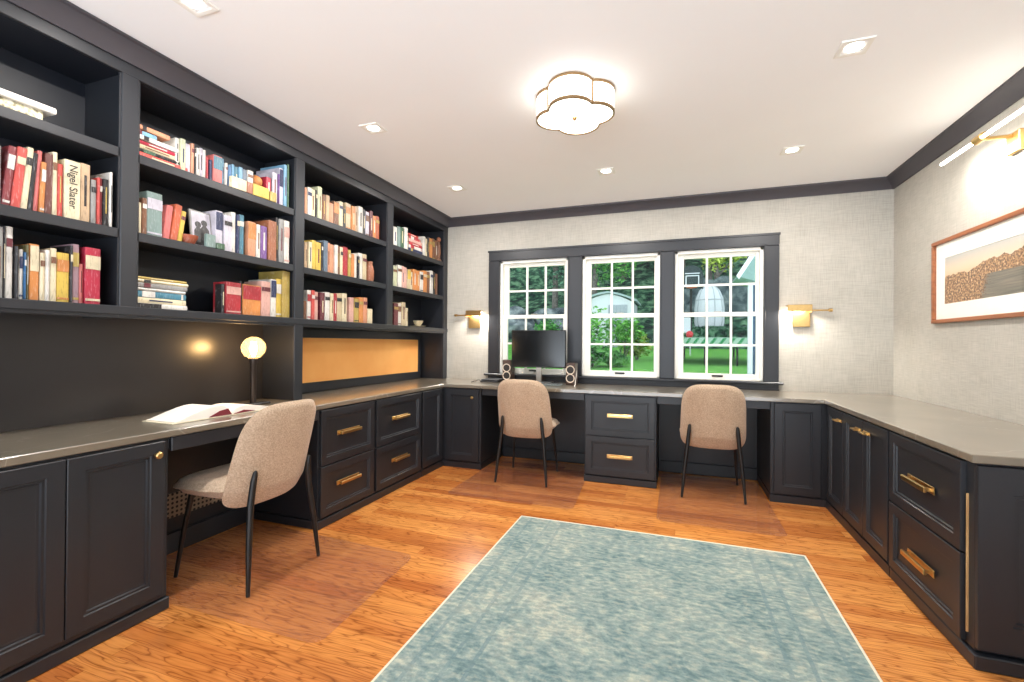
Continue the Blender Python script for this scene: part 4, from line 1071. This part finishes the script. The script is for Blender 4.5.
def tree(x, y, h, rad, kind, label, n=2600, size=.17, bare=.3):
    z = ground(x, y); t = thing('tree', label, 'tree', (x, y, z-.05), 'trees behind the lawn')
    m = MB(); dx = GR.uniform(-.3, .3); m.tube([(x, y, z-.1), (x+dx*.4, y, z+h*.4), (x+dx, y, z+h*.8)], [.20, .15, .06], 10)
    for k in range(4):
        a = k*1.7; m.tube([(x+dx*.4, y, z+h*(.38+.08*k)), (x+dx*.5+math.cos(a)*rad*.6, y+math.sin(a)*rad*.6, z+h*(.6+.07*k))], [.07, .025], 8)
    obj('trunk', m, BARK, t)
    m = MB(); hz = h*(1-bare)/2
    for k in range(9):
        a = GR.uniform(0, 6.28); q = GR.uniform(.15, .75)*rad; zz = z+h*bare+hz+GR.uniform(-.65, .65)*hz
        leaves(m, (x+q*math.cos(a), y+q*math.sin(a), zz), (rad*.55, rad*.55, hz*.5), n//9, size)
    obj('foliage', m, LEAF[kind], t)
def bush(x, y, h, rad, kind, label, n=900, size=.10):
    z = ground(x, y); t = thing('bush', label, 'bush', (x, y, z-.02), 'bushes on the lawn')
    m = MB()
    for k in range(5):
        a = k*1.26; m.tube([(x, y, z-.05), (x+math.cos(a)*rad*.5, y+math.sin(a)*rad*.5, z+h*.7)], [.03, .012], 6)
    obj('stems', m, BARK, t)
    m = MB()
    for k in range(6):
        a = GR.uniform(0, 6.28); q = GR.uniform(.1, .5)*rad
        leaves(m, (x+q*math.cos(a), y+q*math.sin(a), z+h*GR.uniform(.35, .68)), (rad*.6, rad*.6, h*.36), n//6, size)
    obj('foliage', m, LEAF[kind], t)
def rock(x, y, s, label, sz=.7):
    z = ground(x, y); m = MB(); bmesh.ops.create_icosphere(m.bm, subdivisions=3, radius=1)
    ph = GR.uniform(0, 9)
    for v in m.bm.verts:
        c = v.co; f = 1+.22*math.sin(c.x*3.1+ph)*math.cos(c.y*2.7+ph)+.14*math.sin(c.z*5+ph*2)+GR.uniform(-.05, .05)
        v.co = Vector((x+c.x*f*s, y+c.y*f*s*.8, z+s*sz*.55+c.z*f*s*sz))
    o = obj('boulder', m, ROCK, at=(x, y, z), angle=20); tag(o, label, 'rock', 'boulders on the hillside')
# left window: boulders and trees up the slope
rock(-9.0, 25.6, 1.32, 'large pale boulder behind the lower left pane of the left window'); rock(-6.9, 26.4, 1.15, 'pale boulder in the middle of the left window just above the monitor')
rock(-7.7, 24.3, 0.86, 'grey boulder lowest in the left window'); rock(-11.2, 25.2, 0.92, 'grey boulder at the left edge of the left window'); rock(-5.7, 25.0, 0.63, 'small grey boulder at the right of the left window')
tree(-10.5, 27, 9.5, 2.6, 'dark', 'dark tree filling the upper left of the left window'); tree(-7.3, 28.5, 9, 2.2, 'dark', 'dark tree with a pale trunk in the middle of the left window', bare=.22)
tree(-13.0, 31, 10, 3, 'dark', 'dark tree at the far left behind the boulders')
tree(-4.9, 29, 8.5, 2.4, 'mid', 'green tree at the right side of the left window', bare=.12)
bush(-6.2, 23.2, 1.6, 1.0, 'mid', 'green bush beside the boulders at the right of the left window')
# middle window
tree(-3.5, 33, 10, 2.8, 'dark', 'dark tree behind the shed, left side', bare=.1); tree(-1.2, 33, 11, 2.8, 'mid', 'green tree behind the shed, right side', bare=.1)
tree(-.8, 30, 10.5, 1.1, 'yellow', 'yellow-tipped tree top at the upper right of the middle window', 500, bare=.75)
bush(-3.25, 17.5, 2.15, 1.1, 'bright', 'tall bright bush in front of the shed, left'); bush(-1.95, 18.6, 1.75, .9, 'bright', 'bright bush in front of the shed door')
bush(-2.55, 14.6, .9, .75, 'mid', 'low green bush at the lower left of the middle window'); bush(-1.5, 19.3, 1.2, .7, 'yellow', 'yellow-green bush right of the shed')
bush(-1.9, 15.2, .5, .6, 'mid', 'small low bush beside the open lawn')
tree(.4, 34, 9, 2.6, 'dark', 'dark tree between the shed and the basketball board', bare=.1)
# right window
tree(1.9, 30.5, 8.5, 2.2, 'dark', 'dark tree behind the white garden pod', bare=.2); tree(2.3, 29.6, 3.9, 1.25, 'yellow', 'yellow-green tree above the white garden pod', 900, .13, .45)
tree(4.2, 31, 9, 2.6, 'mid', 'green tree behind the blue house corner', bare=.2)
def strip_hedge(x0, x1, y, h, label):
    z = ground(0, y); m = MB(); n = int((x1-x0)*700)
    for _ in range(n):
        q = Vector((GR.uniform(x0, x1), y+GR.uniform(-.3, .3), z+h*GR.random()**.8)); s = GR.uniform(.05, .12)
        a = Vector((GR.uniform(-1, 1), GR.uniform(-1, 1), GR.uniform(-.6, .6))).normalized(); b = a.cross(Vector((GR.uniform(-1, 1), GR.uniform(-1, 1), GR.uniform(-1, 1)))).normalized()
        m.poly([q-a*s, q-b*s*.5, q+a*s, q+b*s*.5])
    m.box(x0, x1, y-.2, y+.2, z-.1, z+h*.88)
    tag(obj('hedge', m, LEAF['dark'], at=((x0+x1)/2, y, z)), label, 'hedge')
strip_hedge(-.4, 4.6, 24.0, 1.05, 'dark green clipped hedge behind the trampoline')
# stone bank behind the garden pod
m = MB(); P = []
for j in range(9):
    P.append([Vector((-.8+i*.35, 27.3+j*.16+.1*math.sin(i*2.3+j), 1.6+j*.42+.12*math.sin(i*1.7+j*2.1))) for i in range(19)])
m.grid(P); o = obj('rock_bank', m, mat_noise('dark stone bank', [(.3, (44, 56, 60)), (.5, (84, 98, 98)), (.7, (128, 140, 136))], 2.0, .95, .5), at=(2.3, 27.3, 1.6)); tag(o, 'dark stony bank behind the white garden pod', 'rock bank')
# shed
SW = plain('white painted boards', (212, 218, 221), .6, var=.02)
sx0, sx1, sy = -4.62, -2.05, 24.0; zg = ground(0, sy)
r = thing('garden_shed', 'white garden shed with a shallow curved roof behind the bushes', 'shed', ((sx0+sx1)/2, sy+1, zg))
m = MB(); n = 12
def roofz(x): u = (x-(sx0+sx1)/2)/((sx1-sx0)/2); return 3.72-.46*abs(u)**1.6
prof = [(sx0, sy, zg-.3)]+[(sx0+(sx1-sx0)*i/n, sy, roofz(sx0+(sx1-sx0)*i/n)) for i in range(n+1)]+[(sx1, sy, zg-.3)]
m.prism(prof, (0, 2.4, 0)); obj('walls', m, SW, r)
m = MB(); q = [(sx0-.18+(sx1-sx0+.36)*i/n, sy-.2, roofz(sx0+(sx1-sx0)*i/n)+.02) for i in range(n+1)]
m.prism(q+[(x, y, z+.10) for x, y, z in q[::-1]], (0, 2.8, 0)); obj('roof', m, plain('grey-green roof', (150, 172, 170), .6), r)
m = MB(); m.box(-3.3, -2.35, sy-.05, sy, zg, 3.15, .01); d = obj('door', m, plain('pale grey door', (168, 176, 184), .6), r)
m = MB()
for k in range(5): m.box(-3.27+k*.19, -3.25+k*.19, sy-.06, sy-.045, zg+.1, 3.1)
obj('door_battens', m, plain('grey battens', (150, 160, 168), .6), d)
# white dome pod
px, py = 1.62, 26.0; zg = ground(0, py)-.05
r = thing('garden_pod', 'white domed slatted garden pod in front of the stony bank', 'garden pod', (px, py, zg))
m = MB(); m.lathe([(.62, .1), (.70, .5), (.71, 1.2), (.64, 1.75), (.48, 2.15), (.28, 2.36), (.001, 2.44)], (px, py, zg), 'z', 32); obj('shell', m, SW, r)
for k in range(10):
    a = 2*math.pi*k/10; m = MB(); m.tube([(px+rr*math.cos(a), py+rr*math.sin(a), zg+h) for rr, h in ((.63, .05), (.71, .5), (.72, 1.2), (.652, 1.75), (.492, 2.15), (.29, 2.37))], .022, 6); obj('rib', m, plain('pale grey rib', (176, 184, 188), .6), r)
m = MB(); m.lathe([(.665, 0), (.675, .03), (.665, .06)], (px, py, zg+1.62), 'z', 32); obj('band', m, bpy.data.materials['pale grey rib'], r)
for k in range(4):
    a = math.pi/4+k*math.pi/2; m = MB(); m.tube([(px+.5*math.cos(a), py+.5*math.sin(a), zg-.15), (px+.50*math.cos(a), py+.50*math.sin(a), zg+.25)], .05, 8); obj('foot', m, SW, r)
# trampoline
tx, ty, tr = 1.55, 18.6, 1.95; zg = ground(0, ty-1); zt = 1.12
r = thing('trampoline', 'round garden trampoline with striped pad on the lawn behind the right window', 'trampoline', (tx, ty, zg))
m = MB(); m.lathe([(tr-.28, 0), (tr, .0), (tr+.02, -.05), (tr, -.09), (tr-.02, -.05)], (tx, ty, zt+.04), 'z', 48); obj('rim', m, plain('pale rim pad', (196, 220, 206), .6), r)
m = MB(); m.lathe([(.001, 0), (tr-.28, 0), (tr-.28, -.01), (.001, -.01)], (tx, ty, zt+.02), 'z', 48); obj('bed', m, clear('see-through net', (.62, .68, .64), 1.05, .3, (.06, .12, .09), .25), r)
PADG = plain('green pad stripe', (60, 150, 96), .7); 
m = MB()
for k in range(44):
    a = 2*math.pi*k/44; b = a+.055; c_ = .10
    f = lambda an, rr, z: (tx+rr*math.cos(an), ty+rr*math.sin(an), z)
    m.poly([f(a, tr+.03, zt-.02), f(b, tr+.03, zt-.02), f(b+c_, tr+.025, zt+.24), f(a+c_, tr+.025, zt+.24)])
obj('pad_stripes', m, PADG, r)
m = MB(); m.lathe([(tr, -.02), (tr+.02, -.02), (tr+.018, .26), (tr, .26)], (tx, ty, zt), 'z', 48); obj('pad', m, plain('pale pad', (176, 204, 188), .7), r)
for k in range(12):
    a = 2*math.pi*(k+.35)/12; x, y = tx+(tr-.05)*math.cos(a), ty+(tr-.05)*math.sin(a)
    m = MB(); m.tube([(x, y, zt), (x, y, ground(x, y)-.02)], .034, 10); obj('leg', m, BLACK, r)
o = obj('ball', MB().lathe([(.13*math.sin(R(a)), -.13*math.cos(R(a))) for a in range(3, 180, 9)], (.47, 18.35, 1.52), 'z', 24), plain('red rubber', (206, 60, 62), .4), at=(.47, 18.35, 1.39)); tag(o, 'red ball on the trampoline edge', 'ball')
# basketball board
hx, hy = .66, 23.2; zg = ground(0, hy)
r = thing('basketball_hoop', 'dark round-topped basketball board with a white target square in the trees', 'basketball hoop', (hx, hy+.6, zg))
m = MB(); pts = [(hx-.52, hy, 3.75), (hx+.52, hy, 3.75)]+[(hx+.52*math.cos(R(a)), hy, 4.35+.52*math.sin(R(a))) for a in range(0, 181, 12)]
m.prism(pts, (0, .04, 0)); obj('backboard', m, plain('dark green board', (22, 44, 44), .4), r)
m = MB(); x0, x1, z0, z1 = hx-.26, hx+.34, 3.86, 4.40
for q in ((x0, x1, z0, z0+.045), (x0, x1, z1-.045, z1), (x0, x0+.045, z0, z1), (x1-.045, x1, z0, z1), (x0-.02, x1+.02, z1+.07, z1+.11)): m.box(q[0], q[1], hy-.006, hy, q[2], q[3])
obj('target_square', m, SW, r)
m = MB(); m.tube([(hx+.23*math.cos(R(a)), hy-.30+.23*math.sin(R(a)), 3.80) for a in range(0, 361, 20)], .018, 8); m.box(hx-.05, hx+.05, hy-.1, hy, 3.78, 3.82); obj('rim', m, plain('orange rim', (200, 110, 70), .5), r)
m = MB(); m.tube([(hx, hy+.5, zg-.1), (hx, hy+.5, 3.2), (hx, hy+.3, 3.9), (hx, hy+.03, 4.1)], .06, 10); obj('pole', m, BLACK, r)
# white chair beyond the trampoline
r = thing('garden_chair', 'small white garden chair at the left edge of the right window', 'garden chair', (.33, 21.5, ground(0, 21.5)))
zg = ground(0, 21.5)
obj('seat', MB().box(.10, .62, 21.3, 21.8, zg+.95, zg+1.02, .02), SW, r)
m = MB(); m.box(.10, .60, 21.78, 21.84, zg+1.0, zg+1.65, .03); obj('backrest', m, SW, r)
for a in (.13, .58):
    for b in (21.33, 21.78): obj('leg', MB().box(a-.025, a+.025, b-.025, b+.025, zg-.03, zg+.96), SW, r)
# neighbouring wing of the house
BLUE = mat_noise('dark blue siding', [(.3, (40, 66, 88)), (.7, (54, 82, 106))], 1.0, .6, cs=(2, 2, 40))
r = thing('house_wing', 'blue-sided house corner with white corner board at the right window edge', 'house', (2.2, 8.4, 0))
wx, wy = .935, 7.0
m = MB(); m.box(wx, wx+3.2, wy, wy+.10, -.4, 2.2); obj('walls', m, BLUE, r)
m = MB(); m.box(wx-.012, wx+.045, wy-.02, wy+.06, -.4, 2.0, .003); obj('corner_board', m, SW, r)
m = MB(); m.prism([(wx-.17, wy-.28, 2.04), (wx+.04, wy-.28, 1.97), (wx+3.4, wy-.28, 1.97), (wx+3.4, wy-.28, 5.2), (wx+1.6, wy-.28, 4.9)], (0, .7, 0))
obj('roof', m, plain('pale green-white soffit', (120, 150, 142), .6), r)
m = MB(); m.prism([(wx-.19, wy-.30, 2.05), (wx-.16, wy-.30, 2.0), (wx+1.62, wy-.30, 4.86), (wx+1.58, wy-.30, 4.94)], (0, .03, 0)); obj('rake_board', m, SW, r)
